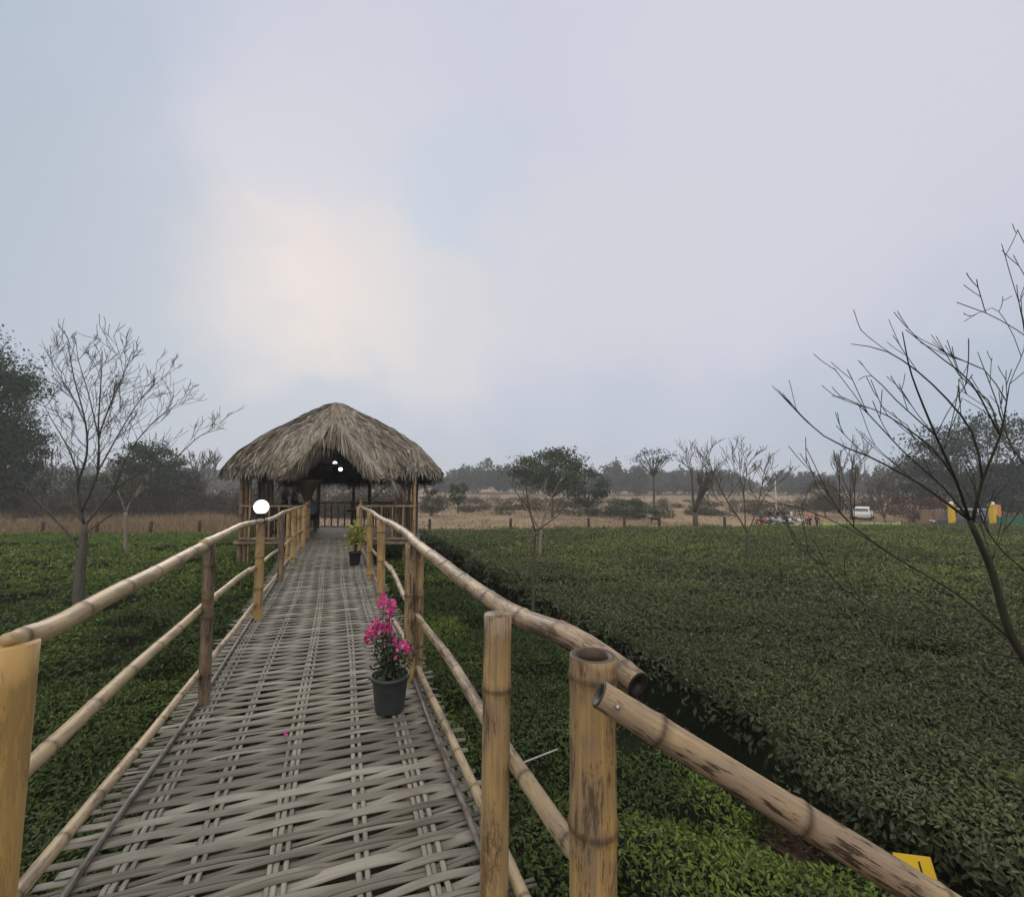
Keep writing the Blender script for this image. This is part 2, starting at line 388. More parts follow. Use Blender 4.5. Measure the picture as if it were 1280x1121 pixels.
M['whitep'] = plain('white paint', (.78, .78, .77), .4, .4, vary=.05)
M['palegrey'] = plain('weathered pale paint', (.42, .41, .39), .7, .2, vary=.35, scale=3)
M['rubber'] = plain('rubber', (.02, .02, .02), .8, .2)
M['glass'] = plain('dark glass', (.02, .022, .025), .08, .6, vary=.05)
M['metal'] = plain('grey metal', (.35, .35, .35), .35, .5, .8)
M['timber'] = plain('dark timber', (.05, .035, .025), .8, .2, vary=.35, scale=14)
M['underside_shade'] = plain('thatch with painted shade', (.03, .023, .017), .9, .1, vary=.4, scale=18)  # inner roof faces coloured near-black, standing in for the shade inside
M['skin'] = plain('skin', (.22, .12, .075), .55, .35, vary=.06)
M['hair'] = plain('black hair', (.010, .009, .009), .5, .4)
def emit(name, col, st):
    m, t, b = mat(name, .4); b.inputs['Base Color'].default_value = (.8, .8, .8, 1); b.inputs['Emission Color'].default_value = col + (1,); b.inputs['Emission Strength'].default_value = st; return m
M['globe'] = emit('lit globe', (.97, .98, 1.0), 1.1); M['bulb'] = emit('lit bulb', (.92, .95, 1.0), 7.0)

# ------------------------------------------------------------------ ground
def ground():
    g = np.concatenate([-np.geomspace(500, 34, 26), np.arange(-32, 34, 1.0), np.geomspace(34, 500, 26)])
    X, Y = np.meshgrid(g + 6, g + 12); X, Y = X.ravel(), Y.ravel(); n = len(g)
    dd = X * FH[0] + Y * FH[1]
    Z = terrain(X, Y) + (fbm(X / 3, Y / 3, 1) - .5) * .10 + (fbm(X / 14, Y / 14, 3) - .5) * .35 * smooth((dd - 40) / 30)
    edge = Y - (25.3 - .26 * X)
    bmv = np.stack([smooth((edge + .3) / 1.2), np.zeros_like(X), np.zeros_like(X)], 1)
    i = np.arange(n * n).reshape(n, n); Fc = np.stack([i[:-1, :-1], i[:-1, 1:], i[1:, 1:], i[1:, :-1]], -1).reshape(-1, 4)
    m, t, b = mat('soil and dry field', .95, .1)
    pos = nd(t, 'ShaderNodeNewGeometry').outputs['Position']
    sp = nd(t, 'ShaderNodeSeparateXYZ'); t.links.new(attr(t, 'bm').outputs['Vector'], sp.inputs[0])
    n1 = noise(t, pos, 9, 6, .7); n2 = noise(t, pos, .09, 5, .65); n3 = noise(t, pos, 1.1, 5, .7)
    soil = mixc(t, mapr(t, n1, .3, .7), (.028, .020, .014), (.075, .053, .035))
    dry = mixc(t, mapr(t, n2, .38, .62), (.20, .135, .085), (.31, .235, .145)); dry = mixc(t, mapr(t, n3, .4, .7, 0, .6), dry, (.14, .10, .06))
    t.links.new(mixc(t, sp.outputs[0], soil, dry), b.inputs['Base Color']); bump(t, b, n1, .8, .03)
    o = quick('ground', np.stack([X, Y, Z], 1), Fc, bmv, m, smooth=True)
    tag(o, 'brown earth under the tea and tan dry field beyond', 'ground', kind='structure')
ground()

# ------------------------------------------------------------------ tea beds
def far_edge(x): return 25.3 - .26 * x
HOLE = atz(1160, 805, -.65)
HOLES = [(HOLE[0], HOLE[1], .50, .30), (*atz(710, 724, -.65)[:2], .9, .14), (*atz(870, 787, -.65)[:2], .5, .14), (*atz(1050, 770, -.65)[:2], .35, .15)]
def hole_at(x, y): return sum(np.exp(-((((x - a) * RT[0] + (y - b_) * RT[1]) / w) ** 2 + (((x - a) * FH[0] + (y - b_) * FH[1]) / h_) ** 2) ** 2) for a, b_, w, h_ in HOLES)
def RIGHT_EDGE(y): return 3.70 + .30 * smooth((y - 2.8) / 1.2)
def MID_EDGE(y): return 3.47 - .62 * smooth((3.3 - y) / .5) * smooth((y - 1.9) / .5)
def tea_h(x, y, kind):
    h = -.66 + (fbm(x / 1.3, y / 1.3, 5) - .5) * .22 + (fbm(x / .38, y / .38, 9, 2) - .5) * .13
    if kind == 'right':
        h = h - .40 * hole_at(x, y)
        e = x - RIGHT_EDGE(y) - (vn(y / .6, 0 * y, 3) - .5) * .20
    elif kind == 'middle': e = np.minimum(MID_EDGE(y) - x - (vn(y / .5, 0 * y, 4) - .5) * .30, x - .72)
    else: e = -.98 - x - (vn(y / .7, 0 * y, 6) - .5) * .12
    if kind != 'right': h = h - .20 * smooth((.43 - fbm(x / .60, y / .60, 91, 2)) / .14)
    if kind == 'middle': h = h - .13 * (1 - smooth((MID_EDGE(y) - x) / .8))
    e = np.minimum(e, far_edge(x) - y)
    return h - (.07 * np.exp(-np.clip(e, 0, 9) / .05) if kind == 'right' else .25 * np.exp(-np.clip(e, 0, 9) / .12)), e
def leaves(P, nrm, size, c, tilt=.7, wid=.42, rng=RNG, long=False):
    """one folded pointed leaf at each point: returns V, F (tris), bm"""
    n = len(P)
    d = rng.normal(size=(n, 3)); d -= (d * nrm).sum(1)[:, None] * nrm; d /= np.linalg.norm(d, axis=1)[:, None] + 1e-9
    el = rng.normal(.25, tilt, n)[:, None]; ax = d * np.cos(el) + nrm * np.sin(el)
    sd = np.cross(ax, nrm); sd += rng.normal(0, .35, (n, 3)); sd -= (sd * ax).sum(1)[:, None] * ax; sd /= np.linalg.norm(sd, axis=1)[:, None] + 1e-9
    no = np.cross(sd, ax); s = size[:, None]
    if not long:
        q = np.stack([P, P + ax * s * .48 + sd * s * wid * .5 + no * s * .08, P + ax * s - no * s * .10, P + ax * s * .48 - sd * s * wid * .5 + no * s * .08], 1)
        b = np.arange(n)[:, None] * 4; Fc = np.concatenate([b + [0, 1, 2], b + [0, 2, 3]]); k = 4
    else:
        q = np.stack([P, P + ax * s * .28 + sd * s * wid * .42 + no * s * .07, P + ax * s * .62 + sd * s * wid * .42 + no * s * .04, P + ax * s - no * s * .12,
                      P + ax * s * .62 - sd * s * wid * .42 + no * s * .04, P + ax * s * .28 - sd * s * wid * .42 + no * s * .07, P + ax * s * .45], 1)
        b = np.arange(n)[:, None] * 7; Fc = np.concatenate([b + [0, 1, 6], b + [1, 2, 6], b + [2, 3, 6], b + [3, 4, 6], b + [4, 5, 6], b + [5, 0, 6]]); k = 7
    bmv = np.zeros((n, k, 3)); bmv[..., 0] = np.clip(c, 0, 1)[:, None]
    return q.reshape(-1, 3), Fc, bmv.reshape(-1, 3)
def merge(parts):
    V, Fc, B, o = [], [], [], 0
    for v, f, b in parts: V.append(v); Fc.append(f + o); B.append(b); o += len(v)
    return np.concatenate(V), np.concatenate(Fc), np.concatenate(B)
def tea_bed(kind, xr, yr, name, label, young):
    # inner bush body
    st = .25; gx = np.arange(xr[0], xr[1] + st, st); gy = np.arange(yr[0], yr[1] + st, st)
    if kind == 'middle': gx = np.arange(xr[0], xr[1] + .06, .06)
    if kind == 'right': gx = np.concatenate([np.arange(xr[0], 5, .06), np.arange(5, xr[1], .3)])
    if kind == 'left': gx = np.concatenate([np.arange(xr[0], -2, .3), np.arange(-2, xr[1] + .05, .09)])
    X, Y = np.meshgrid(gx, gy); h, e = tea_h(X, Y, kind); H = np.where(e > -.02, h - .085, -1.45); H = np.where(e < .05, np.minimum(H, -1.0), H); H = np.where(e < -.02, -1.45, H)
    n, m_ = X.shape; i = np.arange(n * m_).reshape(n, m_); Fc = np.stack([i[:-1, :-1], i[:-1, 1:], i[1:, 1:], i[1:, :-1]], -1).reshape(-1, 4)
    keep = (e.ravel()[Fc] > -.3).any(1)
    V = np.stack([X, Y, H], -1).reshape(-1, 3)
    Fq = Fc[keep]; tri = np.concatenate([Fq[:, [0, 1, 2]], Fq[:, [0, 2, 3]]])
    shaded_core = (V, tri, np.zeros((len(V), 3)))
    # leaves, finer and denser where near
    parts = []
    for (d0, d1, s) in ((.3, 3.2, .045), (3.2, 5, .047), (5, 7.5, .053), (7.5, 11, .070), (11, 16, .092), (16, 60, .118)):
        area = (xr[1] - xr[0]) * (yr[1] - yr[0]); dens = 2.1 / (.21 * s * s) * (.45 if d0 >= 11 else .75)
        nn = int(area * dens); done = 0
        while nn > 0:
            c_ = min(nn, 2000000); nn -= c_
            x = RNG.uniform(*xr, c_); y = RNG.uniform(*yr, c_)
            dep = x * FH[0] + y * FH[1]; lat = x * RT[0] + y * RT[1]
            dist = np.hypot(x, y)
            ok = (dist > d0) & (dist <= d1) & (dep > -.3) & (np.abs(lat) < 1.45 * np.maximum(dep, 0) + 1.6)
            x, y = x[ok], y[ok]; h, e = tea_h(x, y, kind); ok = (e > 0.0) & ((kind != 'right') | (RNG.random(len(x)) > .80 * hole_at(x, y)))
            x, y, h, e = x[ok], y[ok], h[ok], e[ok]
            ee = .03; hx = (tea_h(x + ee, y, kind)[0] - h) / ee; hy = (tea_h(x, y + ee, kind)[0] - h) / ee
            nr = np.stack([-hx, -hy, np.ones_like(x)], 1); nr = np.clip(nr, -2, 2); nr /= np.linalg.norm(nr, axis=1)[:, None]
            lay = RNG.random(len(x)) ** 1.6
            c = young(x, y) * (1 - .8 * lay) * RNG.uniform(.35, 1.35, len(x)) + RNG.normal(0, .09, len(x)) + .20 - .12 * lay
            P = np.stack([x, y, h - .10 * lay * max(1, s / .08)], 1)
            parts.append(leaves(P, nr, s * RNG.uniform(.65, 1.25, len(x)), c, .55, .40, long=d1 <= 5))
    # side wall of the bed facing the gully
    for (xe, sgn) in ({'right': [(3.98, -1)], 'middle': [(.74, -1)], 'left': [(-.98, 1)]}[kind]):
        L_ = yr[1] - yr[0]; y = yr[0] + L_ * RNG.random(int(L_ * (190 if xe > 3 else 130))) ** 2.6; z = -.72 - .45 * RNG.random(len(y)) ** 2
        y = y[y < far_edge(xe)]; z = z[:len(y)]
        wob = {'right': (vn(y / .6, 0 * y, 3) - .5) * .22, 'middle': -(vn(y / .5, 0 * y, 4) - .5) * .5 * (sgn > 0) - .55 * smooth((3.4 - y) / .9) * (sgn > 0), 'left': 0 * y}[kind]
        z = np.where(xe > 3, -.70 - .38 * RNG.random(len(y)) ** 2, z); P = np.stack([(RIGHT_EDGE(y) if xe > 3 else xe) + wob + RNG.normal(0, .04, len(y)), y, z], 1); nr = np.tile([sgn * .8, 0, .6], (len(y), 1))
        s = .075 * np.clip(np.hypot(xe, y) / 5, 1, 2.2); parts.append(leaves(P, nr, s * RNG.uniform(.7, 1.2, len(y)), RNG.uniform(0, .22, len(y)), .6, .48, long=False))  # wall leaves kept to dark tones, painting in the shade there
    V, Fc, B = merge(parts)
    nV = len(shaded_core[0]); Vall = np.concatenate([shaded_core[0], V]); Fall = np.concatenate([shaded_core[1], Fc + nV]); Ball = np.concatenate([shaded_core[2], B])
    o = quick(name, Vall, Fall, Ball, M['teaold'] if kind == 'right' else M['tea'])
    o.data.materials.append(M['shaded_core']); mi = np.zeros(len(Fall), np.int32); mi[:len(shaded_core[1])] = 1; o.data.polygons.foreach_set('material_index', mi)
    tag(o, label, 'tea bushes', kind='stuff'); print(name, len(Fall)); return o
tea_bed('right', (3.3, 36), (.2, 25), 'tea_bushes', 'broad clipped bed of olive green tea bushes right of the dark gully',
        lambda x, y: .16 + .55 * np.clip(fbm(x / 2.6, y / 2.6, 21) - .42, 0, 1) * 1.6 + .28 * smooth((np.hypot(x, y) - 7) / 10))
tea_bed('middle', (.68, 3.3), (.35, 24.8), 'tea_bushes', 'narrow strip of tea bushes with bright young shoots beside the bamboo walkway',
        lambda x, y: np.clip(.10 + 3.2 * np.clip(fbm(x / .9, y / 1.1, 31) - .45, 0, 1) + .45 * smooth((y - 9) / 5) + .10 * smooth((4.6 - y) / 2) * smooth((x - .9) / .8), 0, .95))
tea_bed('left', (-28, -.95), (.5, 32), 'tea_bushes', 'low bed of tea bushes left of the walkway, bright green towards its far end',
        lambda x, y: np.clip(.20 + 1.5 * np.clip(fbm(x / 1.6, y / 1.6, 41) - .52, 0, 1) + .62 * smooth((y - 9.5 + .15 * x + 3 * (fbm(x / 3, y / 3, 44) - .5)) / 5), 0, .9))

def litter():
    n = 16000; y = .3 + 16 * RNG.random(n) ** 1.6; x = RNG.uniform(2.4, 4.3, n); ok = (x > MID_EDGE(y) - .15) & (x < RIGHT_EDGE(y) + .15); x, y = x[ok], y[ok]; n = len(x)
    z = -1.35 + (fbm(x / 3, y / 3, 1) - .5) * .10 + .02 + RNG.random(n) * .05
    V, Fc, B = leaves(np.stack([x, y, z], 1), np.tile([0, 0, 1.0], (n, 1)), RNG.uniform(.03, .09, n), RNG.uniform(0, .7, n), .35, .4)
    o = quick('leaf_litter', V, Fc, B, M['litter']); tag(o, 'brown fallen leaves and clods on the floor of the dark gully', 'leaf litter', kind='stuff')
    n = 5200; y = .4 + 12 * RNG.random(n) ** 1.5; x = MID_EDGE(y) + np.abs(RNG.normal(0, .14, n)) - .05; z = -1.33 + RNG.random(n) * .22 * np.exp(-np.abs(x - MID_EDGE(y)) / .2)
    V, Fc, B = leaves(np.stack([x, y, z], 1), np.tile([0, 0, 1.0], (n, 1)), RNG.uniform(.04, .10, n), RNG.uniform(.05, .8, n) * (.4 + fbm(x / .5, y / .5, 12)), .9, .25)
    o = quick('gully_weeds', V, Fc, B, M['tea']); tag(o, 'low green weeds at the foot of the tea strip along the gully', 'weeds', kind='stuff')
litter()

# ------------------------------------------------------------------ bamboo walkway
DY1 = 15.2
def walkway():
    w = empty('bamboo_walkway', (-.13, 7, -1.35), 'raised walkway of woven weathered split bamboo leading to the thatched pavilion', 'walkway')
    mb = MB(); warps = [-.80, -.50, -.17, .17, .44, .66]; pitch = .057
    warps_x = lambda y_: [wx + .02 * math.sin(y_ * .9 + k) for k, wx in enumerate(warps)]
    NS = 38
    nrow = int((DY1 + .6) / pitch)
    for i in range(nrow):
        y = -.6 + pitch * i + RNG.normal(0, .003)
        x0 = -1.03 + RNG.normal(0, .025) - .04 * (i % 2); x1 = .76 + RNG.normal(0, .022) + .02 * (i % 2)
        near = y < 7; ns = 54 if near else 26
        ph = 1 if i % 2 else -1
        nsp = 2 if near and RNG.random() < .45 else 1                      # some wefts are two strips side by side
        wv = RNG.uniform(.85, 1.15); skew = RNG.normal(0, .004); bow = RNG.normal(0, .002); wfull = .058 * RNG.uniform(.84, 1.18)
        for q in range(nsp):
            xs = np.linspace(x0 + RNG.normal(0, .012), x1 + RNG.normal(0, .012), ns); wx = warps_x(y)
            key = np.array([x0 - .1] + wx + [x1 + .1]); val = np.array([0.0] + [ph * (1 if k % 2 else -1) for k in range(len(wx))] + [0.0])
            j = np.clip(np.searchsorted(key, xs) - 1, 0, len(key) - 2); tt = smooth((xs - key[j]) / (key[j + 1] - key[j])); zz = (val[j] * (1 - tt) + val[j + 1] * tt)
            zz = np.sign(zz) * np.abs(zz) ** .8
            width = wfull / nsp * (.96 if nsp == 2 else 1)
            yc = y + (q - .5) * (wfull / 2) * (nsp - 1) + (xs + .13) * skew + bow * np.sin((xs + .13) * 3.2 + q * .3)
            edge_ = np.clip(np.maximum((-.84 - xs) / .14, (xs - .67) / .08), 0, 1); yc = yc + ph * .013 * edge_
            z = np.where(zz > 0, zz * .0075, zz * .0095) * wv + RNG.normal(0, .001)
            hw = width / 2 * (1 - .32 * edge_) * (1 + .10 * np.sin(xs * RNG.uniform(2, 5) + RNG.random() * 6)); tn = RNG.uniform(.02, 1.0); tn *= (.72 if y > 9.5 else 1)
            prof = [(-1, -.0035), (-.75, .0012), (0, .0022), (.75, .0015), (1, -.003), (0, -.005)]
            tw = RNG.normal(0, .04)
            V = np.stack([np.stack([xs, yc + a * hw, z + b_ + a * hw * tw], 1) for a, b_ in prof], 1).reshape(-1, 3)
            off = RNG.random() * 40
            pc = np.stack([np.stack([xs + off, a * hw + off * .3, np.full(ns, b_)], 1) for a, b_ in prof], 1)
            k = 6; f = ringfaces(ns, k) + [tuple(range(k)), tuple(range((ns - 1) * k + k - 1, (ns - 1) * k - 1, -1))]
            mb.add(V, [t[::-1] for t in f], pc, (tn, .5, 0))
    for kx, wx in enumerate(warps):
        for s in ((-.032, -.001, .030) if kx % 2 == 0 else (-.018, .015)):
            ys = np.arange(-.6, DY1, pitch / 2); n = len(ys); yi = (ys + .6) / pitch
            z = np.cos(np.pi * yi) * (1 if kx % 2 else -1) * .007 + .001
            xs = wx + .02 * np.sin(ys * .9 + kx) + s + .004 * np.sin(ys * 2.3 + s * 99); hw = RNG.uniform(.0105, .0135)
            prof = [(-hw, -.002), (-hw * .6, .003), (hw * .6, .003), (hw, -.002), (0, -.004)]
            V = np.stack([np.stack([xs + a, ys, z + b_], 1) for a, b_ in prof], 1).reshape(-1, 3)
            off = RNG.random() * 40; pc = np.stack([np.stack([ys + off, np.full(n, a + off * .3), np.full(n, b_)], 1) for a, b_ in prof], 1)
            f = ringfaces(n, 5) + [tuple(range(5)), tuple(range((n - 1) * 5 + 4, (n - 1) * 5 - 1, -1))]
            mb.add(V, f, pc, (RNG.uniform(.75, 1.0), .5, 0))
    mb.build('woven_deck', M['slat'], w)
    for xs, l in (([(-1.0, -.4, .022), (-.955, 1.5, .025), (-.93, 2.8, .024), (-.89, 4.1, .022), (-.88, 6.5, .022), (-.87, 11, .02), (-.78, 15, .02)], 0), ([(.625, -.4, .024), (.632, 1.9, .028), (.628, 3.2, .026), (.64, 4.3, .024), (.63, 8, .022), (.61, 14.6, .022)], 0)):
        b = MB(); pole(b, xs, .0155, .013, .5, .9, 1.0, .5, 10); b.build('edge_batten', M['greybamboo'], w)
    for x in (-.78, -.15, .55):
        b = MB(); pole(b, [(x, -.5, -.065), (x + .02, 7, -.065), (x, 15, -.065)], .042, .036, .4, .9, .9, .4, 10); b.build('bearer', M['oldbamboo'], w)
    for y in np.arange(.4, 15.2, 1.45):
        b = MB(); pole(b, [(-1.05, y, -.14), (.78, y, -.14)], .035, None, .4, .9, .9, .4, 8); b.build('crossbeam', M['oldbamboo'], w)
        for x in (-.82, .62):
            b = MB(); pole(b, [(x, y + .07, -1.42), (x, y + .07, -.1)], .045, None, .3, .9, .9, .4, 8); b.build('stilt', M['oldbamboo'], w)
walkway()

# ------------------------------------------------------------------ railings
def post(par, p_top, base, r, tone, w0, w1, mat_='bamboo', open_=1, name='post', first=None, node=.42, label=None):
    b = MB(); pole(b, [base, p_top], r, r * .97, tone, w0, w1, node, 24 if r > .045 else 14, (0, open_), first=first)
    o = b.build(name, M[mat_], par)
    if label: o['label'] = label
    return o
RL = empty('bamboo_railing', (-.86, 7, -.3), 'left bamboo railing of the walkway with three long rails', 'railing')
lp = atz(24, 800, 1.13)
post(RL, (-.888, 1.86, 1.128), (-.918, 1.83, -1.35), .068, .05, -.15, -.05, first=[.9], open_=0, label='thick smooth yellow post')
post(RL, (-.85, 4.05, 1.165), (-.85, 4.12, -.5), .040, .55, .55, 1.0, 'oldbamboo', label='weathered brown post')
post(RL, (-.83, 6.42, 1.14), (-.82, 6.42, -.5), .052, .2, -.1, .75)
post(RL, (-.82, 8.75, 1.12), (-.81, 8.75, -.5), .05, .5, .8, 1.0, 'oldbamboo')
post(RL, (-.79, 10.78, 1.10), (-.78, 10.78, -.5), .05, .4, .0, .2)
post(RL, (-.90, 10.9, 1.08), (-.90, 10.9, -.5), .04, .3, .0, .3)
post(RL, (-.71, 12.6, 1.08), (-.70, 12.6, -.5), .05, .4, .0, .15)
post(RL, (-.82, 12.9, 1.06), (-.82, 12.9, -.5), .04, .3, .1, .3)
def rail(par, pts, r0, r1, tone, w0, w1, name='rail', ends=(0, 0), node=.34, wav=.006, m='rail', k=16, tip=0):
    b = MB(); pole(b, pts, r0, r1, tone, w0, w1, node, k, ends, wav, tip=tip); return b.build(name, M[m], par)
rail(RL, [atx(8, 799, -.885), atx(60, 787, -.87), (-.862, 2.5, 1.15), (-.86, 3.1, 1.155), (-.85, 3.9, 1.165)], .034, .035, .55, .1, .3, tip=.10)
rail(RL, [(-.85, 3.85, 1.185), (-.84, 5.2, 1.20), (-.83, 6.1, 1.165), (-.80, 6.6, 1.15)], .034, .026, .7, .2, .3)
rail(RL, [(-.83, 6.35, 1.13), (-.82, 7.6, 1.11), (-.82, 8.9, 1.125), (-.80, 10, 1.10), (-.79, 11.2, 1.08), (-.72, 12.7, 1.07), (-.66, 15.3, 1.02)], .030, .026, .6, .3, .4)
rail(RL, [atx(-20, 1010, -.9), atx(30, 965, -.9), atx(130, 872, -.9), atx(250, 760, -.9), atx(312, 712, -.89)], .026, .026, .5, .05, .3)
rail(RL, [(-.88, 5.9, .65), (-.87, 7.5, .56), (-.85, 9.5, .50), (-.76, 12.7, .48), (-.70, 15.2, .46)], .024, .022, .9, .4, .5)
rail(RL, [(-.90, 1.2, .36), atx(20, 1120, -.9), atx(130, 990, -.9), atx(248, 840, -.9), (-.885, 4.9, .21)], .024, .024, .75, .25, .5)
rail(RL, [(-.88, 4.7, .225), (-.87, 6.5, .17), (-.86, 9, .12), (-.76, 12.6, .12), (-.70, 15.2, .12)], .022, .020, .9, .4, .5)

RRL = empty('bamboo_railing', (.66, 7, -.3), 'right bamboo railing of the walkway with bent top rail and open topped near post', 'railing')
post(RRL, (.712, 1.24, 1.105), (.70, 1.27, -1.35), .068, .10, .0, .75, first=[.35, .80, 1.28, 1.99, 2.40], label='thick open topped post with brown drip stains')
post(RRL, (.612, 1.80, 1.09), (.60, 1.86, -1.35), .055, .30, .05, .85, open_=0, first=[.5, 1.2, 2.16], label='post with one dark knot ring near its top')
post(RRL, (.60, 4.02, 1.10), (.61, 4.03, -1.35), .045, .35, .4, 1.1)
post(RRL, (.69, 4.10, 1.06), (.70, 4.12, -1.35), .036, .55, .3, .9, open_=0)
post(RRL, (.61, 6.85, 1.10), (.645, 6.9, -.6), .055, .25, .0, .25)
post(RRL, (.565, 8.5, 1.12), (.60, 8.55, -.6), .05, .2, .0, .25)
post(RRL, (.53, 11.9, 1.06), (.55, 11.9, -.6), .05, .35, .0, .2)
post(RRL, (.60, 12.9, 1.06), (.62, 12.9, -.6), .045, .35, .0, .3)
rail(RRL, [atx(800, 857, .875), atx(722, 801, .83), atx(640, 768, .765), atx(575, 722, .70), (.655, 3.41, 1.10), (.645, 4.74, 1.125), (.625, 6.79, 1.115), (.60, 9.2, 1.10), (.585, 11.91, 1.06)], .040, .031, .75, .75, .35, ends=(2, 0), wav=.006, k=20)
rail(RRL, [(.70, 1.26, .53), (.685, 1.40, .53), (.68, 1.82, .53), (.68, 2.2, .53), (.68, 2.96, .52), (.67, 4.3, .50), (.67, 6.2, .56)], .030, .024, .65, .6, .5)
rail(RRL, [(.67, 5.9, .56), (.665, 7.2, .50), (.65, 8.8, .44), (.61, 11.9, .48)], .024, .022, .8, .2, .4)
rail(RRL, [(.70, 1.0, .06), (.70, 1.79, .06), (.70, 2.32, .07), (.70, 3.02, .05), (.69, 4.3, .07), (.69, 5.6, .02)], .026, .022, .7, .3, .5)
rail(RRL, [(.69, 5.3, .03), (.68, 7, -.02), (.66, 9, .04), (.62, 12, .06)], .022, .02, .8, .4, .5)
sa_ = atd(750, 868, 1.17); sb_ = atd(1162, 1121, 1.10)
side = rail(RRL, [sa_, sa_ * .6 + sb_ * .4, sb_, sb_ * 2.2 - sa_ * 1.2], .033, .043, .30, 1.15, 1.3, name='side_rail', ends=(2, 0), node=.36, wav=.0, k=24, m='rail')
side['label'] = 'stained brown rail sloping away from the open topped post'
nb = MB(); ball(nb, atd(772, 884, 1.128), .007, 8); nb.build('nail', M['metal'], side)

# ------------------------------------------------------------------ thatched pavilion
UC, VC = -5.4, 15.8
PO = FH * VC + RT * UC
def PW(x, y, z): return PO + RT * x + FH * y + np.array([0, 0, z])
pav = empty('thatched_pavilion', PW(0, 0, -1.35), 'open bamboo pavilion on stilts with shaggy palm thatch roof at the end of the walkway', 'pavilion', -YAW)
def pp(name, a, b, r, tone=.5, w=.3, m='bamboo', par=None, node=.4, k=10, r1=None):
    q = MB(); pole(q, [PW(*a), PW(*b)], r, r1, tone, w, w, node, k); return q.build(name, M[m], par or pav)
# posts
for (x, y, m, r) in ((-2.52, -1.9, 'oldbamboo', .06), (-2.42, -1.82, 'oldbamboo', .06), (2.55, -1.93, 'bamboo', .045), (-2.27, -1.9, 'bamboo', .03),
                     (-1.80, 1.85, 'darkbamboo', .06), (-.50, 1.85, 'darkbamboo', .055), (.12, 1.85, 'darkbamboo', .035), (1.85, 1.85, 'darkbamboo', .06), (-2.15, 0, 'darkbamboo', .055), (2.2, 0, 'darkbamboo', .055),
                     (-.55, -1.88, 'bamboo', .045), (.98, -1.9, 'bamboo', .045), (.06, 1.87, 'darkbamboo', .03)):
    short = (x, y) in ((-.55, -1.88), (.98, -1.9))
    pp('post', (x, y, -1.4), (x, y, 1.25 if short else 2.2 + .12 * (abs(y) < 1)), r, .3, .3, m)
for x in np.arange(1.98, 2.50, .125): pp('corner_pole', (x, -1.78 + RNG.normal(0, .03), -1.4 if x > 2.2 else -.1), (x, -1.78, 2.2), .052, .3, .6, 'oldbamboo' if int(x * 8) % 2 else 'darkbamboo')
for x in np.arange(-2.12, -1.62, .125): pp('corner_pole', (x, -1.70 + RNG.normal(0, .03), -1.4 if x < -1.9 else -.1), (x, -1.7, 2.2), .052, .3, .6, 'darkbamboo')
for (x, y) in ((1.0, -1.4), (1.9, 1.2), (-1.2, -1.4), (-1.6, 1.0), (0, 0), (1.45, -1.75), (-1.5, -1.75)): pp('stilt', (x, y, -1.4), (x, y, -.15), .05, .3, .5, 'darkbamboo')
# floor
def deck():
    b = MB(); n = 50
    for i in range(n):
        y0 = -1.98 + i * .079; hw = 2.55 - (y0 + 1.98) / 3.9 * .68
        box(b, PW(.02, y0 + .035, -.02), (2 * hw, .066, .02), -YAW, (RNG.uniform(.1, .6), .5, 0))
    b.build('floor', M['slat'], pav, False)
    b = MB(); pole(b, [PW(-2.62, -2.03, -.10), PW(2.62, -2.03, -.10)], .05, None, .4, .7, .7); b.build('floor_beam', M['oldbamboo'], pav)
    b = MB(); pole(b, [PW(-1.95, 1.93, -.10), PW(1.95, 1.93, -.10)], .05, None, .4, .7, .7); b.build('floor_beam', M['darkbamboo'], pav)
    for s in (-1, 1):
        b = MB(); pole(b, [PW(s * 2.58, -1.95, -.10), PW(s * 1.92, 1.9, -.10)], .05, None, .4, .7, .7); b.build('floor_beam', M['darkbamboo'], pav)
deck()
def panel(a, b, step, m, z1=.96, z0=.03, r=.024):
    a, b = np.array(a), np.array(b); n = max(2, int(round(np.linalg.norm(b - a) / step)))
    top = pp('handrail', (*a, z1), (*b, z1), r + .006, .75, .2, m)
    pp('bottom_rail', (*a, z0), (*b, z0), r, .7, .3, m)
    for i in range(1, n):
        p = a + (b - a) * i / n; pp('baluster', (*p, z0), (*p, z1 - .01), r, RNG.uniform(.4, .8), .2, m, par=top, k=8)
panel((-2.5, -1.96), (-.55, -1.96), .28, 'bamboo')
panel((.98, -1.96), (2.55, -1.96), .29, 'bamboo')
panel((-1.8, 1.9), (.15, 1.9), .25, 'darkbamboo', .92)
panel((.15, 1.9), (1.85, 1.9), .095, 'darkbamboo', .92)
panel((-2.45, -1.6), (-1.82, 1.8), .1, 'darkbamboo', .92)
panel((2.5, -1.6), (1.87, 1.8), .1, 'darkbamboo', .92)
for a, b in (((-2.6, -1.9), (2.6, -1.9)), ((-1.9, 1.9), (1.9, 1.9)), ((-2.5, -1.9), (-1.8, 1.9)), ((2.5, -1.9), (1.8, 1.9))):
    pp('wall_plate', (*a, 2.16), (*b, 2.16), .05, .4, .5, 'darkbamboo')
pp('brace', (-.5, -1.88, .78), (-1.28, -1.75, 1.75), .022, .9, .2, 'rail')
pp('brace', (.15, 1.85, .98), (.75, 1.85, 1.55), .018, .9, .2, 'darkbamboo')
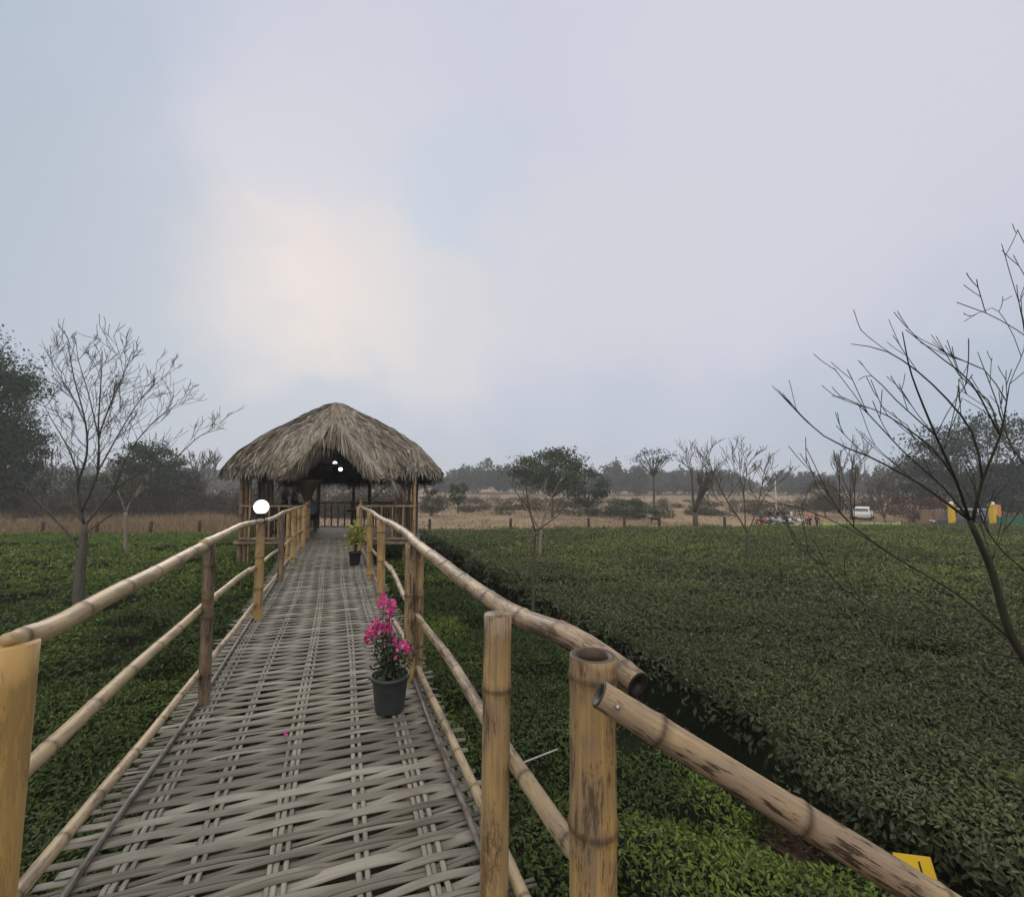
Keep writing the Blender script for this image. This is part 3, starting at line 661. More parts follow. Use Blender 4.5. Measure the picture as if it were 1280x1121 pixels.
# roof
APX = np.array([-.40, -.35, 4.26])
def chaikin(P, it=3):
    P = np.array(P, float)
    for _ in range(it):
        Q = np.roll(P, -1, 0); P = np.stack([.78 * P + .22 * Q, .22 * P + .78 * Q], 1).reshape(-1, 2)
    return P
EAVE = chaikin([(-3.68, -2.75), (3.28, -2.75), (2.70, 2.75), (-3.1, 2.75)])
_el = np.concatenate([[0], np.cumsum(np.linalg.norm(np.diff(np.vstack([EAVE, EAVE[:1]]), axis=0), axis=1))])
def eave(s):
    s = (np.asarray(s) % 1.0) * _el[-1]; E = np.vstack([EAVE, EAVE[:1]])
    return np.stack([np.interp(s, _el, E[:, 0]), np.interp(s, _el, E[:, 1])], -1)
def gz(t): return np.interp(t, [0, .05, .16, .45, .68, .9, 1.0], [0, .012, .10, .335, .525, .80, .985])
def roofp(s, t):
    e = eave(s); t = np.asarray(t); bumpy = (fbm(np.asarray(s) * 40, t * 9, 71) - .5) * .16 * smooth(t * 6)
    return np.stack([APX[0] + (e[..., 0] - APX[0]) * t, APX[1] + (e[..., 1] - APX[1]) * t, APX[2] - (2.22 + .30 * smooth((e[..., 1] - .5) / 2)) * gz(t) + bumpy], -1)
DX, DZ, DSL = .60, 3.22, 1.10                                      # gable over the entrance: ridge x, ridge z, slope
def under_gable(p): return (p[..., 1] < -.9) & (p[..., 2] < DZ - .05 - np.abs(p[..., 0] - DX) * DSL) & (np.abs(p[..., 0] - DX) < 1.38)
def loc(p): return PO + p[..., 0:1] * RT + p[..., 1:2] * FH + p[..., 2:3] * np.array([0, 0, 1.0])
def roof():
    ns, ntt = 160, 30; s = np.arange(ns) / ns; t = np.linspace(.0, 1, ntt); S, T = np.meshgrid(s, t); P = roofp(S, T); Pin = P - np.array([0, 0, .16]); Pin[..., :2] = P[..., :2] * .985
    b = MB(); V = np.concatenate([loc(P).reshape(-1, 3), loc(Pin).reshape(-1, 3)]); f = []; ok = ~under_gable(P - [0, 0, .1]); N_ = ns * ntt
    for i in range(ntt - 1):
        for j in range(ns):
            j2 = (j + 1) % ns
            if ok[i, j] and ok[i + 1, j] and ok[i, j2] and ok[i + 1, j2]:
                a, b_, c, d = i * ns + j, i * ns + j2, (i + 1) * ns + j2, (i + 1) * ns + j
                f.append((d, c, b_, a)); f.append((a + N_, b_ + N_, c + N_, d + N_))
    b.add(V, f, None, (.0, .5, 0)); r = b.build('thatch_roof', [M['thatch'], M['underside_shade']], pav); r.data.polygons.foreach_set('material_index', [k % 2 for k in range(len(f))])
    # courses of palm leaf strips lying down the slope
    parts = []
    def strips(P0, P1, P2, wid, c):
        n = len(P0); ax = P2 - P0; sd = np.cross(ax, np.array([0, 0, 1.0])); sd /= np.linalg.norm(sd, axis=1)[:, None] + 1e-9; sd += RNG.normal(0, .25, (n, 3)); w = wid[:, None]
        q = np.stack([P0 - sd * w * .4, P0 + sd * w * .4, P1 + sd * w * .5, P2 + sd * w * .12, P2 - sd * w * .12, P1 - sd * w * .5], 1)
        k = np.arange(n)[:, None] * 6; Fc = np.concatenate([k + [0, 1, 2], k + [0, 2, 5], k + [5, 2, 3], k + [5, 3, 4]])
        bmv = np.zeros((n, 6, 3)); bmv[..., 0] = np.clip(c, 0, 1)[:, None]; return q.reshape(-1, 3), Fc, bmv.reshape(-1, 3)
    for t0 in np.arange(.02, 1.0, .032):
        n = int(60 + 620 * t0); s_ = RNG.random(n); ln = RNG.uniform(.10, .19, n); tt = np.clip(t0 + RNG.normal(0, .015, n), .005, 1)
        A = roofp(s_, np.clip(tt, 0, 1)); ds = RNG.normal(0, .006, n); Bm = roofp(s_ + ds * .5, np.clip(tt + ln * .5, 0, 1)); t2 = tt + ln; over = np.clip(t2 - 1, 0, 1)
        Cc = roofp(s_ + ds, np.clip(t2, 0, 1)); Cc[:, 2] -= over * 2.6; e = eave(s_); Cc[:, :2] += (e - APX[:2]) * (over * .25)[:, None]
        lift = RNG.uniform(.01, .05, n); A[:, 2] += .02; Bm[:, 2] += .03 + lift * .5; Cc[:, 2] += .015 + RNG.uniform(-.01, .05, n)
        ok = ~under_gable(A) & ~under_gable(Cc + [0, 0, .25]); patch = fbm(s_ * 30, tt * 6, 77)
        c = RNG.uniform(.15, .75, n) * (.55 + .9 * patch)
        parts.append(strips(loc(A[ok]), loc(Bm[ok]), loc(Cc[ok]), RNG.uniform(.025, .06, ok.sum()), c[ok]))
    # hanging fringe round the eave, several layers
    n = 5200; s_ = RNG.random(n); A = roofp(s_, RNG.uniform(.93, 1, n)); dr = RNG.uniform(.16, .42, n) * (.75 + .5 * fbm(s_ * 60, s_ * 0, 5)); e = eave(s_) - APX[:2]; e /= np.linalg.norm(e, axis=1)[:, None]
    Bm = A.copy(); Bm[:, :2] += e * .10; Bm[:, 2] -= dr * .45; Cc = A.copy(); Cc[:, :2] += e * RNG.uniform(.02, .16, n)[:, None] + RNG.normal(0, .04, (n, 2)); Cc[:, 2] -= dr
    ok = ~under_gable(A) & ~under_gable(Cc + [0, 0, .2])
    parts.append(strips(loc(A[ok]), loc(Bm[ok]), loc(Cc[ok]), RNG.uniform(.02, .05, ok.sum()), RNG.uniform(.1, .7, ok.sum())))
    V, Fc, B = merge(parts); q = quick('thatch_strips', V, Fc, B, M['thatch'], r); 
    # ridge cap
    cb = MB(); P = []
    for tcap in (0, .03, .06): pass
    ball(cb, PW(APX[0], APX[1], APX[2] - .14), (.26, .24, .15), 20, (.35, .5, 0)); cb.build('ridge_cap', M['thatch'], r)
    # entrance gable
    g = MB(); yf, yb = -3.05, -.75; V = []
    for y in np.linspace(yf, yb, 6):
        for u in np.linspace(-1.42, 1.42, 15): V.append((DX + u, y, DZ - abs(u) * DSL - .05 * math.cos(u * 9 + y * 5)))
    V = np.array(V); Vi = V - [0, 0, .10]; f = []
    for i in range(5):
        for j in range(14):
            a = i * 15 + j; f.append((a, a + 1, a + 16, a + 15)); f.append((a + 105, a + 90, a + 91, a + 106)[::-1])
    for j in range(14): f.append((j + 1, j, j + 90, j + 91))
    g.add(np.concatenate([loc(V), loc(Vi)]), f, None, (.0, .5, 0)); gb = g.build('entrance_gable', [M['thatch'], M['underside_shade']], pav); gb.data.polygons.foreach_set('material_index', [(k % 2) if k < 140 else 0 for k in range(len(f))])
    parts = []; n = 3000; u = RNG.uniform(0, 1.40, n); sg = RNG.choice([-1, 1], n); y = RNG.uniform(yf, yb, n); ln = RNG.uniform(.25, .5, n)
    gp = lambda u_, y_: np.stack([DX + sg * u_, y_, DZ - u_ * DSL], 1)
    A = gp(u, y); Bm = gp(u + ln * .35, y - .02); Cc = gp(u + ln * .68, y - RNG.uniform(0, .06, n)); A[:, 2] += .02; Bm[:, 2] += .05; Cc[:, 2] += RNG.uniform(-.05, .05, n) - np.clip(u + ln * .68 - 1.4, 0, 1) * .5
    parts.append(strips(loc(A), loc(Bm), loc(Cc), RNG.uniform(.03, .06, n), RNG.uniform(.15, .8, n)))
    n = 2600; u = RNG.uniform(0, 1.42, n); sg = np.where(RNG.random(n) < .55, 1, -1); y = yf + RNG.uniform(-.06, .3, n); ln = RNG.uniform(.45, 1.15, n)    # long fringe hanging over the opening
    gp = lambda u_, y_: np.stack([DX + sg * u_, y_, DZ - u_ * DSL], 1)
    A = gp(u, y); Bm = gp(u + ln * .15, y - .06); Cc = gp(u + ln * .22 + RNG.normal(0, .05, n), y - RNG.uniform(.03, .14, n)); Bm[:, 2] -= ln * .18; Cc[:, 2] -= ln * .50; A[:, 2] += .07; Bm[:, 2] += .05; lo_ = 1.74 + RNG.normal(0, .06, n); Cc[:, 2] = np.maximum(Cc[:, 2], lo_); Bm[:, 2] = np.maximum(Bm[:, 2], lo_ + .02)
    parts.append(strips(loc(A), loc(Bm), loc(Cc), RNG.uniform(.022, .05, n), RNG.uniform(.45, 1.0, n)))
    n = 420; xo = RNG.normal(0, .20, n); y = yf + RNG.uniform(-.10, .35, n); ln = RNG.uniform(.35, .75, n); A = np.stack([DX + xo, y, DZ - np.abs(xo) * DSL + .06], 1)
    Bm = A + np.stack([xo * .15, -RNG.uniform(.04, .10, n), -ln * .42], 1); Cc = A + np.stack([xo * .3 + RNG.normal(0, .05, n), -RNG.uniform(.02, .12, n), -ln], 1)
    parts.append(strips(loc(A), loc(Bm), loc(Cc), RNG.uniform(.025, .05, n), RNG.uniform(.3, .95, n)))
    V, Fc, B = merge(parts); quick('thatch_strips', V, Fc, B, M['thatch'], gb)
    for x in (-2.4, -1.2, 0, 1.2, 2.4):
        pp('rafter', (APX[0] + x * .05, APX[1], 4.0), (x, -2.5, 2.05), .035, .3, .5, 'darkbamboo'); pp('rafter', (APX[0] + x * .05, APX[1], 4.0), (x * .75, 2.4, 2.05), .035, .3, .5, 'darkbamboo')
roof()

# lit lamps
def bulb(px, py, d, label):
    p = atd(px, py, d); o = empty('hanging_bulb', (p[0], p[1], p[2]), label, 'light bulb', group='lit bulbs hanging in the pavilion')
    b = MB(); ball(b, p, .058, 16); b.build('bulb', M['bulb'], o)
    b = MB(); lathe(b, [(.03, .045), (.03, .10), (.012, .12)], p, 12); b.build('socket', M['black'], o)
    b = MB(); tube(b, [p + [0, 0, .11], p + [0, 0, .9]], .006, 6); b.build('cord', M['black'], o)
bulb(418.7, 579, 14.3, 'upper of the two lit white bulbs hanging under the thatch')
bulb(425.6, 586.4, 15.3, 'lower of the two lit white bulbs hanging under the thatch')
gl = atd(321.5, 635, 5.55); gp_ = (-.83, 6.42)
go = empty('globe_lamp', (gp_[0], gp_[1], 1.14), 'glowing white globe lamp on top of a left railing post', 'lamp')
b = MB(); ball(b, (gp_[0], gp_[1], 1.325), .086, 28); b.build('globe', M['globe'], go)
b = MB(); lathe(b, [(.062, 1.135), (.062, 1.16), (.045, 1.175), (.05, 1.235), (.06, 1.25)], (gp_[0], gp_[1], 0), 20); b.build('base', M['black'], go)

# flared split bamboo cone on a pole by the entrance
cp = PW(-.47, -2.25, 0)
co = empty('flared_bamboo_pole', (cp[0], cp[1], -.05), 'dark bamboo pole whose split top flares into a cone beside the entrance', 'bamboo cone')
b = MB(); pole(b, [cp + [0, 0, -1.35], cp + [0, 0, 1.15]], .045, .04, .2, .2, .5, .4, 12); b.build('pole', M['bamboo'], co)
b = MB(); lathe(b, [(.04, 1.10), (.10, 1.22), (.22, 1.42), (.36, 1.62), (.40, 1.72), (.385, 1.72), (.34, 1.62), (.2, 1.42), (.02, 1.16)], cp, 28, (.1, .9, 0)); b.build('cone', M['darkbamboo'], co)

# round table with its tangle on top, inside
tp = PW(.05, .55, 0); to = empty('round_table', (tp[0], tp[1], -.01), 'small dark round pedestal table inside the pavilion', 'table')
b = MB(); lathe(b, [(.30, .66), (.31, .68), (.31, .72), (.29, .735), (.0, .735)], tp, 24); b.build('tabletop', M['timber'], to)
b = MB(); lathe(b, [(.20, 0), (.19, .03), (.06, .06), (.05, .6), (.12, .66)], tp, 16); b.build('pedestal', M['timber'], to)
def seat(px, d, label):
    p = atd(px, 605, d); p[2] = 0; o = empty('bamboo_stool', p, label, 'stool', group='stools in the pavilion')
    b = MB(); lathe(b, [(.17, .40), (.19, .41), (.19, .45), (.17, .46), (0, .46)], p, 20); b.build('seat', M['timber'], o)
    for k in range(4):
        a = k * math.pi / 2 + .6; q = p + np.array([math.cos(a) * .14, math.sin(a) * .14, 0]); b = MB(); pole(b, [q + [math.cos(a) * .03, math.sin(a) * .03, -.01], q + [0, 0, .41]], .018, None, .3, .6, .6, .3, 8); b.build('leg', M['darkbamboo'], o)
    return p

# ------------------------------------------------------------------ people
def skin_mesh(name, verts, edges, rad, matl, parent, root=0):
    me = bpy.data.meshes.new(name); bm = bmesh.new(); ly = bm.verts.layers.skin.verify(); mi = xf(parent).inverted()
    vs = [bm.verts.new(mi @ Vector([float(c) for c in v])) for v in verts]
    for v, r in zip(vs, rad): v[ly].radius = (r, r) if not isinstance(r, tuple) else r
    vs[root][ly].use_root = True
    for a, b_ in edges: bm.edges.new((vs[a], vs[b_]))
    bm.to_mesh(me); bm.free(); me.materials.append(matl)
    o = bpy.data.objects.new(name, me); COL.objects.link(o); o.parent = parent
    m = o.modifiers.new('skin', 'SKIN'); m.use_smooth_shade = True; s = o.modifiers.new('sub', 'SUBSURF'); s.levels = 1; s.render_levels = 2
    return o
def person(base, heading, label, shirt, trousers, seat_h=.46, standing=False, long_hair=False, lean=.05, group=None):
    """base = floor point under the pelvis; heading = direction faced"""
    o = empty('person', base, label, 'person', group=group)
    f = np.array([math.cos(heading), math.sin(heading), 0]); l = np.array([-f[1], f[0], 0]); u = np.array([0, 0, 1.0]); B = np.asarray(base, float)
    hp = .93 if standing else seat_h + .10
    P = lambda a, b_, c: B + f * a + l * b_ + u * c
    V = [P(0, 0, hp), P(.02, 0, hp + .18), P(.03 + lean, 0, hp + .38), P(.03 + lean, 0, hp + .50), P(.04 + lean, 0, hp + .58), P(.06 + lean, 0, hp + .66), P(.07 + lean, 0, hp + .76)]
    Rr = [(.15, .12), (.13, .105), (.165, .11), (.085, .08), .05, .082, .075]; E = [(0, 1), (1, 2), (2, 3), (3, 4), (4, 5), (5, 6)]
    V.append(P(.155 + lean, 0, hp + .675)); Rr.append(.014); E.append((5, 7))
    arms = []; legs = []
    for s in (-1, 1):
        i = len(V); k_ = .06 if s > 0 else 0
        if standing: pts = [(P(.03, s * .18, hp + .43), .06), (P(0, s * .23, hp + .17), .045), (P(.07, s * .24, hp - .06), .034), (P(.10, s * .235, hp - .17), .024)]
        else: pts = [(P(.03 + lean, s * .18, hp + .43), .06), (P(.07 + lean, s * .24, hp + .16), .045), (P(.30, s * (.15 - k_), hp + .13), .034), (P(.38, s * (.12 - k_), hp + .13), .024)]
        for q, r in pts: V.append(q); Rr.append(r)
        E += [(2, i), (i, i + 1), (i + 1, i + 2), (i + 2, i + 3)]; arms.append(i)
        i = len(V)
        if standing: pts = [(P(0, s * .09, hp - .06), .09), (P(.03, s * .10, hp - .44), .06), (P(0, s * .10, .09), .04), (P(.13, s * .11, .04), .035)]
        else: pts = [(P(.06, s * .10, hp - .01), .09), (P(.46, s * .12, hp + .01), .062), (P(.42 + k_, s * .12, .10), .042), (P(.54 + k_, s * .13, .04), .035)]
        for q, r in pts: V.append(q); Rr.append(r)
        E += [(0, i), (i, i + 1), (i + 1, i + 2), (i + 2, i + 3)]; legs.append(i)
    skin_mesh('body', V, E, Rr, M['skin'], o)
    sv = [V[0], V[1], V[2], V[3]]; sr = [(.165, .135), (.15, .12), (.18, .125), (.09, .085)]; se = [(0, 1), (1, 2), (2, 3)]
    for i in arms:
        k = len(sv); sv += [V[i], V[i + 1], V[i + 1] * .45 + V[i + 2] * .55]; sr += [.072, .058, .048]; se += [(2, k), (k, k + 1), (k + 1, k + 2)]
    skin_mesh('shirt', sv, se, sr, shirt, o)
    sv = [V[0] - u * .02]; sr = [(.16, .13)]; se = []
    for i in legs:
        k = len(sv); sv += [V[i], V[i + 1], V[i + 2]]; sr += [.10, .075, .058]; se += [(0, k), (k, k + 1), (k + 1, k + 2)]
    skin_mesh('trousers', sv, se, sr, trousers, o)
    h = MB(); hc = P(.045 + lean, 0, hp + .735); ball(h, hc, (.098, .098, .105), 18)
    if long_hair: ball(h, P(-.02 + lean, 0, hp + .62), (.085, .085, .16), 16)
    h.build('hair', M['hair'], o)
    e = MB()
    for s in (-1, 1): ball(e, P(.148 + lean, s * .03, hp + .70), .010, 8)
    e.build('eyes', M['black'], o)
    return o
MC = lambda n, c: plain(n, c, .85, .15, vary=.15)
cl_dark = MC('dark maroon cloth', (.03, .016, .02)); cl_navy = MC('navy cloth', (.014, .015, .03)); cl_blue = MC('pale blue grey cloth', (.17, .20, .27)); cl_black = MC('black cloth', (.012, .012, .014))
cl_red = MC('red cloth', (.32, .04, .04)); cl_white = MC('white cloth', (.6, .6, .6)); cl_green = MC('green cloth', (.06, .12, .08)); cl_pink = MC('pink cloth', (.5, .16, .18))
WALKH = math.atan2(FH[1], FH[0]); RTH = math.atan2(RT[1], RT[0])
p1 = seat(354, 15.2, 'dark stool under the leftmost seated person'); person(p1, RTH + .5, 'leftmost seated person in dark maroon, black hair, behind the front railing', cl_dark, cl_black, .50, long_hair=True)
p2 = seat(366, 15.0, 'dark stool under the seated person in navy'); person(p2, RTH + .2, 'seated person in navy beside the bamboo cone, between two others', cl_navy, cl_black, .50, long_hair=True)
p3 = seat(391, 15.9, 'dark stool under the person in pale blue grey'); person(p3, RTH + 2.6, 'person in pale blue grey top seated left of the round table', cl_blue, cl_black, .44)

# ------------------------------------------------------------------ potted plants
def pot_plant(name, c, r, h, label, cat, potm):
    o = empty(name, (c[0], c[1], .012), label, cat); z = .012
    b = MB(); lathe(b, [(r * .74, z), (r * .76, z + .01), (r * .93, z + h * .86), (r * .94, z + h * .87), (r * 1.02, z + h * .88), (r * 1.03, z + h), (r * .96, z + h), (r * .94, z + h * .90), (r * .90, z + h * .80), (0, z + h * .79)], (c[0], c[1], 0), 40)
    b.build('pot', potm, o)
    b = MB(); lathe(b, [(r * .905, z + h * .79), (r * .9, z + h * .83), (0, z + h * .86)], (c[0], c[1], 0), 24); b.build('soil', M['soil'], o)
    return o
c = (.40, 3.55)
bo = pot_plant('potted_bougainvillea', c, .132, .245, 'flowering pink bougainvillea in a dark grey plastic pot on the deck', 'potted plant', M['pot'])
stm = MB(); lv = []; fl = []
CL = [(480, 748, .055, 40), (487, 758, .03, 14), (474, 776, .055, 46), (466, 783, .05, 34), (484, 778, .035, 20), (463, 789, .04, 20), (487, 792, .045, 32), (497, 800, .035, 14), (505, 800, .035, 18), (506, 806, .03, 14), (490, 748, .035, 16), (494, 813, .02, 5)]
for (px, py, r, n) in CL:
    px, py = 485 + (px - 485) * 1.12, py + 6
    p = aty = atd(px, py, 3.32 + RNG.normal(0, .04)); n = int(n * 1.15)
    fl.append(leaves(p + RNG.normal(0, r * .40, (n, 3)), np.tile([0, -.5, .8], (n, 1)) / .943, RNG.uniform(.022, .04, n), RNG.uniform(.15, 1, n), .9, .8, long=True))
    root = np.array([c[0] + RNG.normal(0, .02), c[1] + RNG.normal(0, .02), .21]); mid = (root + p) / 2 + np.array([RNG.normal(0, .03), RNG.normal(0, .03), .03])
    tube(stm, [root, mid, p], [.006, .0045, .002], 6, step=.04)
    Pp, _ = resample([root, mid, p], .02); q = Pp[RNG.integers(1, len(Pp), 34)] + RNG.normal(0, .028, (34, 3))
    lv.append(leaves(q, np.tile([0, 0, 1.0], (34, 1)), RNG.uniform(.025, .048, 34), RNG.uniform(0, .8, 34), .6, .55, long=True))
q = np.array([c[0], c[1], .36]) + RNG.normal(0, 1, (240, 3)) * [.062, .062, .08]; lv.append(leaves(q, np.tile([0, 0, 1.0], (240, 1)), RNG.uniform(.025, .05, 240), RNG.uniform(0, .6, 240), .7, .55, long=True))
stm.build('stems', M['bark'], bo); quick('leaves', *merge(lv), M['leaf'], bo); [quick('flower_cluster', *f_, M['pink'], bo) for f_ in fl]
c = (.40, 10.0)
po = pot_plant('potted_croton', c, .125, .25, 'bushy yellow green potted plant in a black pot near the pavilion entrance', 'potted plant', M['potblack'])
stm = MB(); lv = []
for k in range(14):
    a = RNG.random() * 6.28; tip = np.array([c[0] + math.cos(a) * RNG.uniform(.04, .17), c[1] + math.sin(a) * RNG.uniform(.04, .17), RNG.uniform(.5, .74)]); tube(stm, [(c[0], c[1], .2), (c[0] + math.cos(a) * .04, c[1] + math.sin(a) * .04, .35), tip], [.007, .005, .003], 5)
    n = 34; q = tip + RNG.normal(0, 1, (n, 3)) * [.06, .06, .09] - [0, 0, .06]; lv.append(leaves(q, np.tile([0, 0, 1.0], (n, 1)), RNG.uniform(.06, .12, n), RNG.uniform(.1, 1, n), .7, .42, long=True))
stm.build('stems', M['bark'], po); quick('leaves', *merge(lv), M['croton'], po)
# fallen petals on the deck
for px, py, lab in ((355, 918, 'pink petal fallen alone on the middle of the deck'), (523, 851, 'pale pink petal fallen on the deck beside the right railing')):
    p = atz(px, py, .02); v, f, bmv = leaves(np.tile(p, (2, 1)) + RNG.normal(0, .006, (2, 3)) * [1, 1, .2], np.tile([0, 0, 1.0], (2, 1)), np.array([.035, .03]), np.array([.5, .2]), .15, .8, long=True)
    o = quick('fallen_petal', v, f, bmv, M['pink'], origin=p); tag(o, lab, 'petal', group='petals fallen on the deck')

# ------------------------------------------------------------------ yellow sign and white stick
def sign():
    tl, tr, br = atd(1116, 1065, 2.95), atd(1163, 1071, 2.95), atd(1173, 1104, 2.90); bl = tl + (br - tr)
    o = empty('yellow_marker', ((tl[0] + br[0]) / 2, (tl[1] + br[1]) / 2, -1.33), 'small yellow marker plate with a dark stroke standing in the gully', 'marker')
    n = np.cross(tr - tl, br - tr); n /= np.linalg.norm(n); n = n if n @ FW < 0 else -n
    b = MB(); V = np.array([tl, tr, br, bl]); Q = np.concatenate([V, V - n * .006]); b.add(Q, [(0, 1, 2, 3)[::-1], (4, 5, 6, 7), (0, 1, 5, 4), (1, 2, 6, 5), (2, 3, 7, 6), (3, 0, 4, 7)]); pl = b.build('plate', M['yellow'], o, False)
    c_ = tl * .36 + tr * .20 + br * .44; dn = (br - tr) / np.linalg.norm(br - tr); sd = (tr - tl) / np.linalg.norm(tr - tl)
    b = MB(); h = .028; w = .006; Vm = np.array([c_ - dn * h - sd * w, c_ - dn * h + sd * w, c_ + dn * h + sd * w, c_ + dn * h - sd * w]) + n * .002; Q = np.concatenate([Vm, Vm - n * .0015]); b.add(Q, [(0, 1, 2, 3)[::-1], (4, 5, 6, 7), (0, 1, 5, 4), (1, 2, 6, 5), (2, 3, 7, 6), (3, 0, 4, 7)]); b.build('stroke', M['black'], pl, False)
    m_ = (bl + br) / 2; b = MB(); tube(b, [(m_[0], m_[1], -1.4), m_ - n * .018, (tl + tr) / 2 - n * .018 - np.array([0, 0, .03])], .010, 8); b.build('stake', M['timber'], o)
sign()
b = MB(); a_, b2 = atz(600, 981, -.60), atz(697, 936, -.56); tube(b, [a_, (a_ + b2) / 2 + [0, 0, .02], b2], .0065, 8); o = b.build('white_stick', M['palegrey'], origin=(a_ + b2) / 2); tag(o, 'thin white stick lying among tea bushes beside the right railing', 'stick')

# ------------------------------------------------------------------ trees
def nz(v): return v / (np.linalg.norm(v) + 1e-9)
def grow(mb, p, d, ln, r, lev, rng, up=.12, kids=(3, 5), spread=.6, minr=.004, k=6, seglen=None, jit=.12, taper=.45):
    """a limb with side shoots; recursive"""
    n = 5; P = [np.array(p, float)]; dd = nz(np.array(d, float))
    for i in range(n):
        dd = nz(dd + rng.normal(0, jit, 3) + np.array([0, 0, up])); P.append(P[-1] + dd * ln / n)
    rr = r * np.linspace(1, taper, n + 1); tube(mb, P, np.maximum(rr, minr), k if lev > 1 else 5 if lev == 1 else 4)
    if lev <= 0: return
    for i in range(rng.integers(*kids)):
        t = rng.uniform(.3, 1.0) * n; j = min(int(t), n - 1); q = P[j] + (P[j + 1] - P[j]) * (t - j); ax = nz(P[j + 1] - P[j])
        sd = rng.normal(size=3); sd = nz(sd - ax * (sd @ ax)); nd_ = nz(ax * math.cos(spread) + sd * math.sin(spread) * rng.uniform(.7, 1.25))
        grow(mb, q, nd_, ln * rng.uniform(.45, .7), max(minr, np.interp(t, range(n + 1), rr) * .62), lev - 1, rng, up, kids, spread, minr, k, jit=jit)
def limb_shoots(mb, P, r0, r1, n, rng, ln, up=.15, lev=1, spread=.65, start=.25, minr=.004, kids=(2, 4), jit=.1):
    Q, s = resample(P, .15); tube(mb, Q, np.linspace(r0, r1, len(Q)), 7)
    for i in range(n):
        t = rng.uniform(start, 1); j = min(int(t * (len(Q) - 1)), len(Q) - 2); ax = nz(Q[j + 1] - Q[j]); sd = rng.normal(size=3); sd = nz(sd - ax * (sd @ ax)); sd[2] = abs(sd[2]) * .8
        grow(mb, Q[j], nz(ax * math.cos(spread) + nz(sd) * math.sin(spread)), ln * rng.uniform(.6, 1.15) * (1.15 - .5 * t), max(minr, (r0 + (r1 - r0) * t) * .42), lev, rng, up, kids, spread * .8, minr, jit=jit)
def shape_tree(name, label, base_px, limbs, d, r, matl, seed, twigs=8, tw_len=.6, depth_j=.6, lev=1, minr=.004, base_z=-1.35, trunk=None, cat='tree', group=None, kids=(2, 4), jit=.1, limb=1.0, up=.08, spread=.75):
    """bare tree: trunk and main limbs given by sight lines at distance d, each limb leaning its own way in depth"""
    rng = np.random.default_rng(seed); tr_ = [np.array(atd(px, py, d)) for px, py in trunk]; b0 = np.array([tr_[0][0], tr_[0][1], base_z])
    o = empty(name, b0, label, cat, group=group)
    mb = MB(); tube(mb, [b0] + tr_, np.linspace(r * 1.25, r * (.8 if limb == 1 else .55), len(tr_) + 1), 12, step=.12); mb.build('trunk', matl, o)
    br = MB(); Qt, st_ = resample(np.vstack([[b0], tr_]), .05); done = [(Qt, np.interp(st_ / st_[-1], [0, 1], [r * 1.25, r * (.8 if limb == 1 else .55)]))]
    def proj(Q): v = Q - C0; dd = v @ FW; return np.stack([CX + F * (v @ RT) / dd, CY - F * (v @ UP) / dd], 1), dd
    for (pts, rs) in limbs:
        best = None
        for Q, rad in done:
            uv, dd = proj(Q); e = np.linalg.norm(uv - np.array(pts[0]), axis=1); k_ = int(e.argmin())
            if best is None or e[k_] < best[0]: best = (e[k_], Q[k_], dd[k_], rad[k_])
        d0 = d; r0_ = r * rs * limb; dj = rng.uniform(-depth_j, depth_j); P = []
        if best[0] < 40: d0 = best[2]; r0_ = min(r0_, best[3] * .92); P = [best[1]]
        P += [atd(px, py, d0 + dj * i_ / (len(pts) - 1)) for i_, (px, py) in enumerate(pts) if i_ or not P]
        L_ = sum(np.linalg.norm(P[i_ + 1] - P[i_]) for i_ in range(len(P) - 1)); r1_ = max(minr, r0_ * .2)
        Q, sq = resample(P, .05); done.append((Q, r0_ + (r1_ - r0_) * sq / sq[-1]))
        limb_shoots(br, P, r0_, r1_, max(1, int(twigs * L_ * .55)), rng, tw_len * min(1.2, .4 + L_ * .35), up=up, spread=spread, lev=lev, minr=minr, kids=kids, jit=jit)
    br.build('branches', matl, o); return o
# left bare tree
shape_tree('bare_tree', 'large leafless vase shaped tree standing in tea on the left', None, [
    ([(105, 655), (97, 610), (108, 570), (107, 530), (92, 470), (85, 430)], .62), ([(105, 640), (122, 590), (123, 530), (126, 480), (128, 440)], .6), ([(123, 545), (140, 500), (158, 460), (165, 440)], .4),
    ([(107, 530), (90, 495), (66, 455), (52, 425)], .42), ([(108, 600), (85, 560), (62, 520), (52, 500)], .4), ([(122, 590), (150, 540), (175, 500), (200, 475), (212, 465)], .46),
    ([(106, 660), (140, 615), (175, 590), (215, 575), (250, 545), (280, 535)], .55), ([(105, 655), (75, 610), (60, 590), (55, 555)], .42), ([(140, 615), (165, 560), (200, 520), (232, 500)], .4),
    ([(99, 690), (70, 650), (40, 625), (5, 618)], .34), ([(99, 690), (60, 640), (28, 600)], .3), ([(106, 668), (150, 635), (190, 610), (225, 590)], .36), ([(123, 545), (110, 490), (98, 450), (95, 425)], .36)],
    9.1, .095, M['barkgrey'], 11, twigs=7.5, tw_len=.62, depth_j=1.5, lev=2, minr=.0036, limb=.46, trunk=[(97, 770), (100, 715), (104, 680), (105, 655)], kids=(2, 4))
